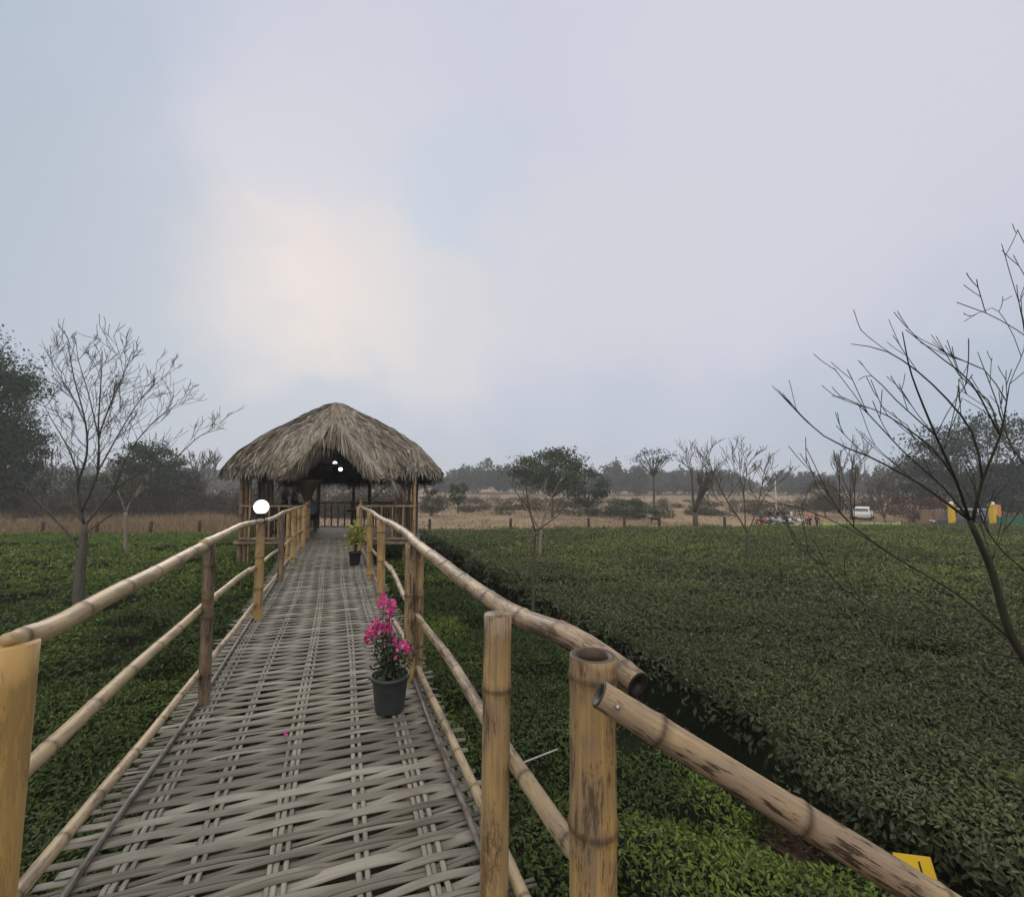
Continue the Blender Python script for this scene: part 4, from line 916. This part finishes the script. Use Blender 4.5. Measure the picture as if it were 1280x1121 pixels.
# small bare trees in the tea
shape_tree('bare_sapling', 'slim leafless sapling forking low beside the gully behind the right railing', None, [
    ([(669, 664), (660, 630), (657, 605), (650, 580)], .7), ([(669, 664), (690, 650), (705, 635), (712, 618)], .55), ([(660, 635), (645, 615), (636, 600)], .45), ([(658, 610), (672, 590), (678, 572)], .4)],
    9.0, .036, M['bark'], 5, twigs=9, tw_len=.5, depth_j=.5, lev=1, minr=.004, limb=.75, trunk=[(666, 770), (667, 715), (669, 664)], kids=(2, 4))
shape_tree('bare_sapling', 'leafless sapling with whitish lower trunk standing in the right tea bed', None, [
    ([(676, 662), (682, 640), (690, 620), (700, 600)], .6), ([(676, 665), (665, 645), (655, 625)], .5), ([(682, 640), (680, 615), (684, 598)], .45)],
    15.6, .06, M['barkpale'], 6, twigs=5, tw_len=.7, depth_j=.6, lev=1, minr=.008, trunk=[(675, 705), (675, 685), (676, 662)], kids=(2, 4))
shape_tree('bare_tree', 'small leafless tree with crooked spreading branches in the middle of right tea bed', None, [
    ([(934, 665), (922, 645), (908, 625), (896, 600), (885, 575)], .6), ([(934, 668), (945, 640), (952, 610), (962, 580)], .55), ([(922, 645), (900, 640), (882, 628)], .4), ([(932, 662), (930, 620), (925, 590), (930, 565)], .5), ([(945, 640), (960, 615), (985, 595)], .35), ([(908, 625), (925, 600), (940, 572)], .35)],
    14.8, .075, M['bark'], 7, twigs=5, tw_len=.9, depth_j=1.2, lev=2, minr=.007, limb=.6, trunk=[(935, 715), (934, 690), (934, 666)], kids=(2, 4))
shape_tree('bare_sapling', 'thin leafless sapling with pale stem far behind the left bare tree', None, [
    ([(157, 640), (150, 620), (140, 600)], .6), ([(157, 642), (165, 622), (178, 605)], .6)], 15.8, .06, M['barkpale'], 8, twigs=5, tw_len=.8, depth_j=.5, lev=1, minr=.01, trunk=[(157, 700), (157, 670), (157, 640)])
# near bare tree at the right edge
shape_tree('bare_tree', 'near leafless tree leaning in from the right edge with long whippy branches', None, [
    ([(1212, 650), (1150, 605), (1085, 570), (1030, 545), (965, 482)], .40), ([(1212, 650), (1195, 600), (1170, 545), (1140, 470), (1128, 415)], .40), ([(1190, 600), (1165, 560), (1110, 520), (1072, 505)], .28),
    ([(1215, 655), (1228, 600), (1250, 545), (1262, 480)], .50), ([(1228, 600), (1215, 540), (1165, 480), (1110, 440), (1064, 430)], .32), ([(1250, 545), (1215, 480), (1180, 450), (1132, 412)], .30),
    ([(1258, 500), (1230, 462), (1185, 445), (1150, 428)], .26), ([(1262, 480), (1282, 420), (1262, 340), (1252, 305)], .34), ([(1282, 425), (1276, 370), (1290, 330), (1272, 288)], .30), ([(1262, 480), (1300, 440), (1250, 400), (1196, 378)], .26),
    ([(1282, 450), (1262, 410), (1240, 385), (1205, 402)], .22), ([(1212, 650), (1180, 610), (1130, 565), (1072, 505), (1040, 495)], .24),
    ([(1268, 800), (1200, 745), (1110, 690), (1050, 640), (1008, 560)], .32), ([(1275, 830), (1180, 800), (1080, 755), (1010, 690), (975, 640)], .26), ([(1110, 690), (1060, 660), (1000, 635), (940, 625)], .20), ([(1275, 760), (1240, 700), (1225, 640), (1245, 570)], .22),
    ([(1290, 720), (1255, 690), (1230, 655), (1215, 600)], .2), ([(1165, 548), (1120, 500), (1090, 470), (1073, 475)], .18), ([(1285, 560), (1235, 500), (1200, 470), (1170, 420)], .24), ([(1300, 600), (1265, 560), (1245, 500), (1222, 440)], .24)],
    4.4, .042, M['barkdark'], 21, twigs=3.8, tw_len=.55, depth_j=1.0, lev=1, spread=.5, up=.05, minr=.0032, limb=.8, trunk=[(1315, 930), (1290, 840), (1262, 790), (1240, 715), (1212, 650)], kids=(1, 3), jit=.035)

def crown_tree(name, label, px, d, top, wid, seed, matl='crown', trunk_m='bark', dens=1.0, low=.3, lsz=.26, tone=(.1, .7), clumps=60, group=None, trunk_vis=True, flat=1.0, cr=.13, sub=60):
    """leafy tree whose crown top shows at pixel row `top`, `wid` pixels wide"""
    rng = np.random.default_rng(seed); b0 = spot(px, d); H = EYE + (605 - top) / F * d - b0[2]; Wd = wid / F * d / 2
    o = empty(name, b0, label, 'tree', group=group); mb = MB(); u = np.array([0, 0, 1.0])
    fork = b0 + u * H * max(low, .15) * .8; tube(mb, [b0 - u * .1, b0 + u * H * low * .5 + RT * rng.normal(0, .1), fork], [H * .022, H * .017, H * .014], 8, step=.3); mb.build('trunk', M[trunk_m], o)
    mb = MB(); parts = []; zc = b0[2] + H * (low + (1 - low) * .5); hz = H * (1 - low) * .5
    for i in range(clumps):
        v = rng.normal(size=3); v = v / np.linalg.norm(v) * rng.uniform(.45, 1.0) ** .6
        wob = 1 + .22 * math.sin(3 * math.atan2(v[1], v[0]) + seed) + rng.normal(0, .08)
        p = np.array([b0[0], b0[1], zc]) + np.array([v[0] * Wd * .86 * wob, v[1] * Wd * .86 * wob, v[2] * hz * .92 * flat])
        if i < 26: tube(mb, [fork, fork * .5 + p * .5 + u * H * .02 - u * abs(v[0]) * hz * .15, p], [H * .009, H * .006, H * .002], 5)
        n = int(sub * dens * rng.uniform(.5, 1.5)); q = p + rng.normal(0, 1, (n, 3)) * np.array([Wd, Wd, hz * .6]) * cr * rng.uniform(.7, 1.3)
        t = np.clip(rng.uniform(*tone) + rng.normal(0, .12, n), 0, 1)
        parts.append(leaves(q, nz(v)[None].repeat(n, 0) * .5 + np.array([0, 0, .6]), lsz * rng.uniform(.6, 1.3, n), t, .8, .55, rng=rng))
    mb.build('limbs', M[trunk_m], o); quick('crown', *merge(parts), M[matl], o); return o
def bare_far(name, label, px, d, top, seed, matl='bark', lev=3, spread=.55, r=None, low=.3, group=None, kids=(3, 5), minr=.02, ln=None):
    rng = np.random.default_rng(seed); b0 = spot(px, d); H = EYE + (605 - top) / F * d - b0[2]; o = empty(name, b0, label, 'tree', group=group); r = r or H * .018
    mb = MB(); f = b0 + np.array([rng.normal(0, .1), rng.normal(0, .1), H * low]); tube(mb, [b0 - [0, 0, .1], f], [r * 1.2, r * .9], 8, step=.3); mb.build('trunk', M[matl], o)
    mb = MB()
    for i in range(5):
        a = rng.random() * 6.28; grow(mb, f, (math.cos(a) * math.sin(spread), math.sin(a) * math.sin(spread), 1), H * (1 - low) * rng.uniform(.5, .8), r * .65, lev - 1, rng, .14, kids, spread, minr)
    mb.build('branches', M[matl], o); return o
# individual trees beyond the tea
crown_tree('evergreen_tree', 'tall dark evergreen tree at the left edge of the view', -34, 40, 408, 118, 31, low=.12, lsz=.27, clumps=170, sub=190, tone=(.15, .8), cr=.12)
crown_tree('evergreen_tree', 'dark leafy tree in front of the tall evergreen at the left edge', 20, 44, 520, 80, 32, low=.05, lsz=.27, clumps=90, sub=130, tone=(.05, .55))
crown_tree('leafy_tree', 'mid green rounded tree seen through the left bare tree', 186, 52, 546, 78, 33, low=.1, lsz=.36, clumps=80, sub=80, tone=(.15, .7))
crown_tree('leafy_tree', 'dark low tree between the left bare tree and the mid green tree', 118, 60, 588, 80, 34, low=.05, lsz=.32, clumps=60, sub=70, tone=(.1, .6))
crown_tree('leafy_tree', 'brownish thin crowned tree left of the pavilion', 226, 58, 584, 56, 35, matl='scrub', low=.1, lsz=.36, clumps=60, sub=60, tone=(.1, .8))
bare_far('bare_tree', 'distant grey leafless tree just left of the pavilion roof', 254, 75, 566, 36, lev=4, spread=.5, minr=.035)
crown_tree('leafy_tree', 'round dark green tree standing alone in the field right of the pavilion', 690, 52, 560, 104, 37, low=.36, lsz=.32, clumps=95, sub=75, tone=(.10, .8), trunk_m='bark', cr=.14)
crown_tree('leafy_tree', 'smaller dark tree joined to the right of the round green tree', 735, 60, 585, 60, 38, low=.2, lsz=.34, clumps=45, sub=55, tone=(.05, .5))
crown_tree('slender_tree', 'slender tree with a flat wispy crown above the far wood', 817, 62, 558, 58, 39, low=.70, lsz=.30, clumps=26, sub=24, tone=(0, .5), trunk_m='bark', flat=.8, cr=.16)
bare_far('bare_tree', 'thin twiggy tree with a stout pollarded trunk at the tea edge', 868, 30, 572, 40, lev=4, spread=.5, low=.28, r=.16, minr=.012)
crown_tree('small_tree', 'small green tree in the field beside the pavilion roof', 573, 58, 603, 30, 41, low=.3, lsz=.26, clumps=26, sub=50, tone=(.2, .8))
crown_tree('shrub', 'rounded green shrub in the dry field behind the tea', 790, 56, 623, 66, 42, low=.0, lsz=.26, clumps=36, sub=60, tone=(.1, .7))
crown_tree('shrub', 'dull olive shrub close to the pavilion right eave', 540, 54, 610, 34, 43, matl='scrub', low=.0, lsz=.26, clumps=26, sub=50, tone=(.4, 1))
crown_tree('leafy_tree', 'broad dark feathery tree towering at the right edge', 1235, 62, 515, 180, 44, low=.12, lsz=.42, clumps=130, sub=95, tone=(.1, .7), matl='wood')
crown_tree('leafy_tree', 'dark tree below the broad feathery tree behind the cars', 1160, 66, 560, 90, 45, low=.05, lsz=.42, clumps=70, sub=70, tone=(.0, .5), matl='wood')
crown_tree('leafy_tree', 'dark tree filling the far right edge behind the yellow pillar', 1290, 56, 570, 110, 46, low=.05, lsz=.42, clumps=70, sub=70, tone=(.0, .45), matl='wood')
crown_tree('leafy_tree', 'pale olive young tree in front of the far wood near the white car', 1030, 60, 597, 46, 47, low=.1, lsz=.3, clumps=40, sub=50, tone=(.3, .9), matl='scrub')
bare_far('bare_tree', 'reddish twiggy leafless tree behind the parked cars', 1105, 48, 588, 48, matl='bark', lev=4, spread=.6, low=.12, minr=.02)
crown_tree('shrub', 'rust red twiggy shrub beside the yellow pillar', 1140, 50, 615, 76, 49, matl='reddish', low=.0, lsz=.26, clumps=40, sub=50, tone=(.0, .9))
bare_far('bare_tree', 'bare grey tree rising behind the rust red shrub', 1062, 55, 562, 50, lev=4, spread=.45, minr=.022)

# far wood: one mass
def far_wood():
    rng = np.random.default_rng(77); parts = []
    for i in range(620):
        px = rng.uniform(-420, 1700); d = rng.uniform(165, 215); b0 = spot(px, d)
        H = (rng.uniform(8.5, 12.0) if i % 3 else rng.uniform(5, 7)) * (1 + .18 * math.sin(px / 90.)) * (.72 if d < 140 else 1); Wd = rng.uniform(3.5, 6.5); n = 420; v = rng.normal(size=(n, 3)); v /= np.linalg.norm(v, axis=1)[:, None]; v *= rng.uniform(.5, 1, (n, 1))
        cc = rng.normal(size=(14, 3)); cc /= np.linalg.norm(cc, axis=1)[:, None]; cc *= rng.uniform(.3, .95, (14, 1)); cl = cc[rng.integers(0, 14, n)] * .85 + v * .30
        q = b0 + np.array([0, 0, H * .52]) + cl * [Wd, Wd, H * .50]; tn = rng.uniform(.0, .6)
        parts.append(leaves(q, np.tile([0, -.4, .9], (n, 1)), rng.uniform(.7, 1.5, n), np.clip(tn + rng.normal(0, .12, n), 0, 1), .8, .6, rng=rng))
    o = quick('far_woodland', *merge(parts), M['wood']); tag(o, 'long hazy line of distant woodland along the horizon', 'woodland', kind='stuff')
far_wood()
# dry scrub and dry grass: masses
def scrub():
    rng = np.random.default_rng(78); parts = []
    def heap(px, d, w, h, n, tone, s):
        b0 = spot(px, d); v = rng.normal(size=(n, 3)); v /= np.linalg.norm(v, axis=1)[:, None]; v *= rng.uniform(.3, 1, (n, 1)); v[:, 2] = np.abs(v[:, 2])
        q = b0 + v * [w, w, h]; nr = np.tile([0, 0, 1.0], (n, 1)); parts.append(leaves(q, nr, rng.uniform(.6, 1.4, n) * s, np.clip(tone + rng.normal(0, .15, n), 0, 1), .9, .22, rng=rng))
    for i in range(430):                                              # left thicket
        px = rng.uniform(-380, 500); d = rng.uniform(50, 78); heap(px, d, rng.uniform(1.2, 2.6), rng.uniform(1.6, 4.0), 260, rng.uniform(.0, .6), .5)
    for i in range(170):                                              # hedge lines across the field
        px = rng.uniform(525, 1000); d = rng.choice([64, 84, 100]) + rng.normal(0, 3); heap(px, d, rng.uniform(1., 2.4), rng.uniform(.6, 1.7), 150, rng.uniform(.1, .8), .42)
    for i in range(110):
        px = rng.uniform(1000, 1650); d = rng.uniform(62, 90); heap(px, d, rng.uniform(1.5, 3), rng.uniform(1.5, 3.4), 220, rng.uniform(0, .6), .5)
    o = quick('dry_scrub', *merge(parts), M['scrub']); tag(o, 'brown dry scrub and thickets across the field behind the tea', 'scrub', kind='stuff')
    parts.clear(); n = 60000; px = rng.uniform(-420, 1700, n); d = rng.uniform(25, 62, n); P = C0 + (FW[None] + RT[None] * ((px - CX) / F)[:, None]) * d[:, None]; P[:, 2] = terrain(P[:, 0], P[:, 1]) - .03
    left = px < 330; hgt = np.where(left, rng.uniform(.3, .95, n), rng.uniform(.06, .28, n)); ok = (P[:, 1] > far_edge(P[:, 0]) + .5) & (left | (rng.random(n) < .55)) & (fbm(P[:, 0] / 3, P[:, 1] / 3, 61) > .40)
    P = P[ok]; hgt = hgt[ok]; m_ = len(P)
    ax = np.stack([rng.normal(0, .35, m_), rng.normal(0, .35, m_), np.ones(m_)], 1); sd = rng.normal(size=(m_, 3)); sd[:, 2] = 0; sd /= np.linalg.norm(sd, axis=1)[:, None]; w = .05
    q = np.stack([P - sd * w, P + sd * w, P + ax * hgt[:, None]], 1).reshape(-1, 3); Fc = np.arange(m_ * 3).reshape(-1, 3); bmv = np.zeros((m_, 3, 3)); bmv[..., 0] = np.clip(.25 + .6 * fbm(P[:, 0] / 2, P[:, 1] / 2, 63) + rng.normal(0, .15, m_), 0, 1)[:, None] * .9
    o = quick('dry_grass', q, Fc, bmv.reshape(-1, 3), M['dry']); tag(o, 'tufts of dry tan grass beyond the tea beds', 'grass', kind='stuff')
scrub()

# ------------------------------------------------------------------ fence stakes along the far edge of the tea
ST = [(125, 'short stake at the left tea edge just right of the large bare tree'), (57, 'short stake at the left tea edge between the tree trunk and the evergreen'), (190, 'short stake at the left tea edge right of the thin pale sapling'), (252, 'short stake at the left tea edge nearest the pavilion'),
      (538, 'short stake just right of the pavilion at the head of the gully'), (638, 'short stake left of the whitish trunked sapling'), (736, 'short stake below the smaller dark tree right of the round green tree'), (779, 'short stake below the rounded green shrub'),
      (823, 'short stake below the dark calf in the dry field'), (905, 'short stake between the pollarded tree and the crooked bare tree'), (982, 'short stake in front of the grey motorbike')]
for px, lab in ST:
    r_ = ray(px, 605); d = 25.0
    for _ in range(20): p = C0 + r_ * d; d *= (far_edge(p[0]) + .9) / p[1]
    p = C0 + r_ * d; z = float(terrain(p[0], p[1])); b = MB(); tl_ = RNG.normal(0, .03, 2); tube(b, [(p[0], p[1], z - .1), (p[0] + tl_[0] * .5, p[1] + tl_[1], z + .6), (p[0] + tl_[0], p[1] + tl_[1], z + 1.12)], [.085, .08, .075], 9)
    o = b.build('fence_stake', M['timber'], origin=(p[0], p[1], z)); tag(o, lab, 'stake', group='short stakes along the far tea edge')

# ------------------------------------------------------------------ vehicles and other far things
def car(px, d, heading, label, paint, kind='car'):
    b0 = spot(px, d); o = empty('parked_car', b0, label, 'car', heading); ca, sa = math.cos(heading), math.sin(heading)
    def w(x, y, z): return np.array([b0[0] + ca * x - sa * y, b0[1] + sa * x + ca * y, b0[2] + z])
    low = [(-2.05, .35), (-2.1, .65), (-2.0, .92), (-1.2, .97), (.9, .95), (1.75, .86), (2.08, .68), (2.1, .35)]
    cab = [(-1.75, .95), (-1.35, 1.42), (.15, 1.45), (.95, .95)] if kind == 'car' else [(-2.0, .95), (-1.9, 1.75), (.35, 1.78), (1.0, .95)]
    def loft(mb, prof, hw, hwt):
        n = len(prof); zmin = min(z for _, z in prof); zmax = max(z for _, z in prof); V = []
        for s in (-1, 1):
            for x, z in prof: V.append(w(x, s * (hw + (hwt - hw) * (z - zmin) / (zmax - zmin + 1e-6)), z))
        f = [tuple(range(n)), tuple(range(2 * n - 1, n - 1, -1))] + [(i, n + i, n + (i + 1) % n, (i + 1) % n) for i in range(n)]; mb.add(V, f)
    b = MB(); loft(b, low, .86, .80); bd = b.build('body', paint, o, False)
    b = MB(); loft(b, cab, .78, .62); cb = b.build('cabin', paint, o, False)
    g = MB(); gl_ = [(x * .93 - .02, .99 + (z - .95) * .80) for x, z in cab]; loft(g, gl_, .795, .675); g.build('side_window', M['glass'], cb, False)
    fx0, fx1 = cab[-1], cab[-2]; g = MB(); q = [w(fx0[0] * .97 + .03, s * .68, fx0[1] + .06) for s in (-1, 1)] + [w(fx1[0] + .06, s * .56, fx1[1] - .05) for s in (1, -1)]; g.add(q, [(0, 1, 2, 3)]); g.build('windscreen', M['glass'], cb, False)
    g = MB(); q = [w(cab[0][0] + .0, s * .66, .99 + .02) - np.array([ca, sa, 0]) * .03 for s in (-1, 1)] + [w(cab[1][0], s * .56, cab[1][1] - .06) - np.array([ca, sa, 0]) * .03 for s in (1, -1)]; g.add(q, [(3, 2, 1, 0)]); g.build('rear_window', M['glass'], cb, False)
    for x in (-1.3, 1.3):
        for s in (-1, 1):
            c_ = w(x, s * .80, .32); ax = np.array([-sa, ca, 0]) * s; b = MB(); tube(b, [c_ - ax * .1, c_ + ax * .1], .32, 20); wh = b.build('wheel', M['rubber'], o, False); b = MB(); tube(b, [c_ + ax * .09, c_ + ax * .11], .19, 16); b.build('rim', M['metal'], wh, False)
    for s in (-1, 1):
        b = MB(); ball(b, w(2.06, s * .6, .68), (.06, .14, .08), 10); b.build('headlight', M['whitep'], o)
silver = plain('silver paint', (.45, .46, .48), .3, .5, .2, .05); dkblue = plain('dark blue paint', (.03, .035, .05), .3, .5, .1, .05)
car(1077, 56, RTH + .85, 'white parked car with dark windows seen between twigs beyond the light green net', M['whitep'])
car(1200, 43, RTH + math.pi - .55, 'dark blue parked car beside the left yellow pillar', dkblue)
car(1219, 45, WALKH + math.pi + .3, 'silver parked van between the two yellow pillars', silver, 'van')
def bike(px, d, heading, label, col):
    b0 = spot(px, d); o = empty('parked_motorbike', b0, label, 'motorbike', heading, group='motorbikes parked in the field'); h = np.array([math.cos(heading), math.sin(heading), 0]); u = np.array([0, 0, 1.0]); l = np.cross(u, h)
    for x in (-.62, .64):
        b = MB(); a = np.linspace(0, 2 * np.pi, 21); tube(b, [b0 + h * (x + .27 * math.cos(t)) + u * (.30 + .27 * math.sin(t)) for t in a], .045, 8); wh = b.build('wheel', M['rubber'], o)
        b = MB(); tube(b, [b0 + h * x + u * .3 - l * .05, b0 + h * x + u * .3 + l * .05], .06, 10); b.build('hub', M['metal'], wh)
    b = MB(); ball(b, b0 + h * .15 + u * .78, (.30, .30, .15), 14); ball(b, b0 - h * .5 + u * .72, (.26, .2, .10), 12); tube(b, [b0 - h * .62 + u * .32, b0 + h * .1 + u * .45, b0 + h * .45 + u * .8], .06, 8); b.build('body', col, o)
    b = MB(); ball(b, b0 - h * .3 + u * .83, (.38, .38 * .5 + .05, .07), 12); b.build('seat', M['black'], o)
    b = MB(); tube(b, [b0 + h * .64 + u * .3, b0 + h * .46 + u * .98], .03, 8); b.build('fork', M['metal'], o)
    b = MB(); tube(b, [b0 + h * .42 + u * 1.03 - l * .34, b0 + h * .46 + u * .98, b0 + h * .42 + u * 1.03 + l * .34], .018, 8); b.build('handlebar', M['metal'], o)
    b = MB(); ball(b, b0 + h * .56 + u * .86, .09, 10); b.build('headlight', M['whitep'], o)
bred = plain('red bike paint', (.30, .03, .03), .35, .5, vary=.05); bgrey = plain('grey bike paint', (.16, .19, .20), .35, .5, vary=.05); bwh = plain('pale bike paint', (.55, .56, .55), .35, .5, vary=.05)
bike(951, 44, RTH + .2, 'red motorbike leftmost in the parked row', bred); bike(965, 43.5, RTH - .3, 'grey motorbike beside the white pole', bgrey); bike(981, 44, RTH + .4, 'pale grey motorbike in the middle of the row', bwh)
bike(995, 43.5, RTH, 'white motorbike next to the sitting person in pink', bwh)
bike(956, 45.5, RTH - .2, 'dark red motorbike partly behind the leftmost red one', bred); bike(1004, 45, RTH + .5, 'red motorbike at the right end of the row', bred); bike(972, 45.5, RTH + .9, 'pale motorbike turned end on behind the others', bwh)
person(spot(987, 46), -WALKH + .4, 'person in white top standing behind the white motorbike', cl_white, cl_navy, standing=True, group='people beside the motorbikes')
person(spot(950, 46.5), -WALKH - .5, 'person in green top at the left end of the motorbike row', cl_green, cl_black, standing=True, group='people beside the motorbikes')
for px, sh, lab in ((961, cl_black, 'person in black standing behind the grey motorbike'), (970, cl_navy, 'person in navy standing at the white pole'), (978, cl_dark, 'person in dark maroon standing behind the pale grey motorbike')):
    person(spot(px, 46.5), -WALKH, lab, sh, cl_black, standing=True, group='people beside the motorbikes')
person(spot(1010, 44), RTH + 2.6, 'person in pink standing right of the white motorbike', cl_pink, cl_black, standing=True, group='people beside the motorbikes')
person(spot(1019, 44.5), RTH + 2.9, 'person in red top standing at the end of the motorbike row', cl_red, cl_navy, standing=True, group='people beside the motorbikes')
# white pole
b0 = spot(969, 48); b = MB(); tube(b, [b0 - [0, 0, .1], b0 + [0, 0, EYE + 10 / F * 48 - b0[2]]], [.08, .06], 10); o = b.build('utility_pole', M['palegrey'], origin=b0); tag(o, 'thin white pole rising behind the motorbikes', 'pole')
# yellow pillars with white ball tops
for px, d, lab in ((1187, 41, 'left yellow pillar with white ball top beside the dark blue car'), (1238, 40, 'right yellow pillar with white ball top beside the green net')):
    b0 = spot(px, d); o = empty('yellow_pillar', b0, lab, 'pillar', group='yellow gate pillars'); H = EYE - 27 / F * d - b0[2] + .0
    b = MB(); box(b, b0 + [0, 0, H / 2], (.36, .36, H), -YAW, bev=.03); b.build('shaft', M['yellow'], o, False)
    b = MB(); box(b, b0 + [0, 0, H + .04], (.46, .46, .08), -YAW, bev=.015); b.build('cap', M['yellow'], o, False)
    b = MB(); ball(b, b0 + [0, 0, H + .20], .17, 16); b.build('ball', M['whitep'], o)
# orange banner beside the right pillar
b0 = spot(1243, 41.5); o = empty('orange_banner', b0, 'faded orange upright banner beside the right yellow pillar', 'banner'); b = MB(); tube(b, [b0, b0 + [0, 0, 2.3]], .02, 8); b.build('pole', M['metal'], o)
b = MB(); box(b, b0 + RT * .2 + [0, 0, 1.7], (.4, .02, 1.1), -YAW); b.build('cloth', MC('orange cloth', (.55, .22, .10)), o, False)
# green net fences
def net(a, b_, h, col, label, name='net_fence', step=1.6):
    P0, P1 = spot(*a), spot(*b_); o = empty(name, (P0 + P1) / 2, label, 'fence'); n = max(2, int(np.linalg.norm(P1 - P0) / step)); V = []; f = []
    m_ = 40; T_ = np.linspace(0, 1, m_ + 1)
    for t in T_:
        p = P0 + (P1 - P0) * t; w_ = FH * .05 * math.sin(t * 50); V += [p + w_ + [0, 0, .05], p - w_ * .6 + [0, 0, h * (1 - .10 * abs(math.sin(t * n * math.pi)))]]
    V = np.array(V); k = len(V); V2 = np.concatenate([V, V + FH * .012]); f = [(2 * i, 2 * i + 2, 2 * i + 3, 2 * i + 1) for i in range(m_)] + [(k + 2 * i + 1, k + 2 * i + 3, k + 2 * i + 2, k + 2 * i) for i in range(m_)]
    mb = MB(); mb.add(V2, f); mb.build('net', col, o)
    for i in range(n + 1):
        p = P0 + (P1 - P0) * i / n; b = MB(); tube(b, [p - [0, 0, .1], p + [0, 0, h + .1]], .035, 8); b.build('post', M['timber'], o)
net((1022, 37), (1124, 37), .80, MC('light green net', (.33, .42, .18)), 'light green low net fence along the tea edge before the white car')
net((1243, 38), (1420, 36), 1.25, MC('dark green net', (.03, .13, .09)), 'dark green net fence right of the right yellow pillar')
# pinkish stall walls
for i, (px, d, w_, h_, lab) in enumerate(((1155, 46, 1.0, 1.5, 'tan brick pier left of the left yellow pillar'), (1172, 47, 1.3, 1.3, 'low pinkish brick wall right of the tan pier'))):
    b0 = spot(px, d); b = MB(); box(b, b0 + [0, 0, h_ / 2], (w_, .3, h_), -YAW, bev=.02); box(b, b0 + [0, 0, h_ + .045], (w_ + .12, .4, .085), -YAW, bev=.02); o = b.build('brick_wall', plain('brick %d' % i, (.21, .135, .095), .9, .1, vary=.3, scale=9), origin=b0, smooth=False); tag(o, lab, 'wall')
# cow
def calf():
    b0 = spot(817, 50); o = empty('calf', b0, 'small dark calf with a pale back standing in the dry field', 'calf'); h = -RT; u = np.array([0, 0, 1.0]); l = FH
    V = [b0 - h * .62 + u * .82, b0 - h * .25 + u * .80, b0 + h * .2 + u * .80, b0 + h * .55 + u * .88, b0 + h * .82 + u * .98, b0 + h * 1.0 + u * .92, b0 + h * 1.18 + u * .80]; Rr = [.24, .29, .29, .22, .14, .13, .075]; E = [(i, i + 1) for i in range(6)]
    for x, r_ in ((0, 0), (3, 1)):
        for s in (-1, 1):
            i = len(V); bx = b0 + h * (-.55 if x == 0 else .48) + l * s * .15; kx = -.06 if x == 0 else .03; V += [bx + u * .55, bx + h * kx + u * .32, bx - h * kx * .3 + u * .04]; Rr += [.10, .055, .045]; E += [(x, i), (i, i + 1), (i + 1, i + 2)]
    for s in (-1, 1): i = len(V); V += [b0 + h * .92 + l * s * .22 + u * 1.02]; Rr += [.03]; E += [(4, i)]
    i = len(V); V += [b0 - h * .82 + u * .75, b0 - h * .84 + u * .35]; Rr += [.03, .02]; E += [(0, i), (i, i + 1)]
    V = [b0 + (np.asarray(v) - b0) * .62 for v in V]; Rr = [r_ * .62 for r_ in Rr]
    m, t, bs = mat('cow hide', .8, .2); ps = nd(t, 'ShaderNodeTexCoord').outputs['Object']; sp = nd(t, 'ShaderNodeSeparateXYZ'); t.links.new(ps, sp.inputs[0]); n_ = noise(t, ps, 3)
    k = mapr(t, math_(t, 'ADD', sp.outputs[2], math_(t, 'MULTIPLY', n_, .2)), 0.74, 0.80); t.links.new(mixc(t, k, (.02, .018, .016), (.45, .42, .38)), bs.inputs['Base Color'])
    skin_mesh('body', V, E, Rr, m, o, 1)
calf()

# ------------------------------------------------------------------ haze
def haze():
    m = bpy.data.materials.new('haze air'); m.use_nodes = True; t = m.node_tree; t.nodes.clear(); o_ = t.nodes.new('ShaderNodeOutputMaterial'); v = t.nodes.new('ShaderNodeVolumePrincipled')
    v.inputs['Color'].default_value = (.84, .88, .93, 1); v.inputs['Density'].default_value = .0012; v.inputs['Anisotropy'].default_value = .2; t.links.new(v.outputs[0], o_.inputs['Volume'])
    b = MB(); box(b, (6, 12, 9.0), (1040, 1040, 25.0)); o = b.build('haze', m, smooth=False); tag(o, 'thin pale evening haze over the fields', 'haze', kind='stuff')
haze()
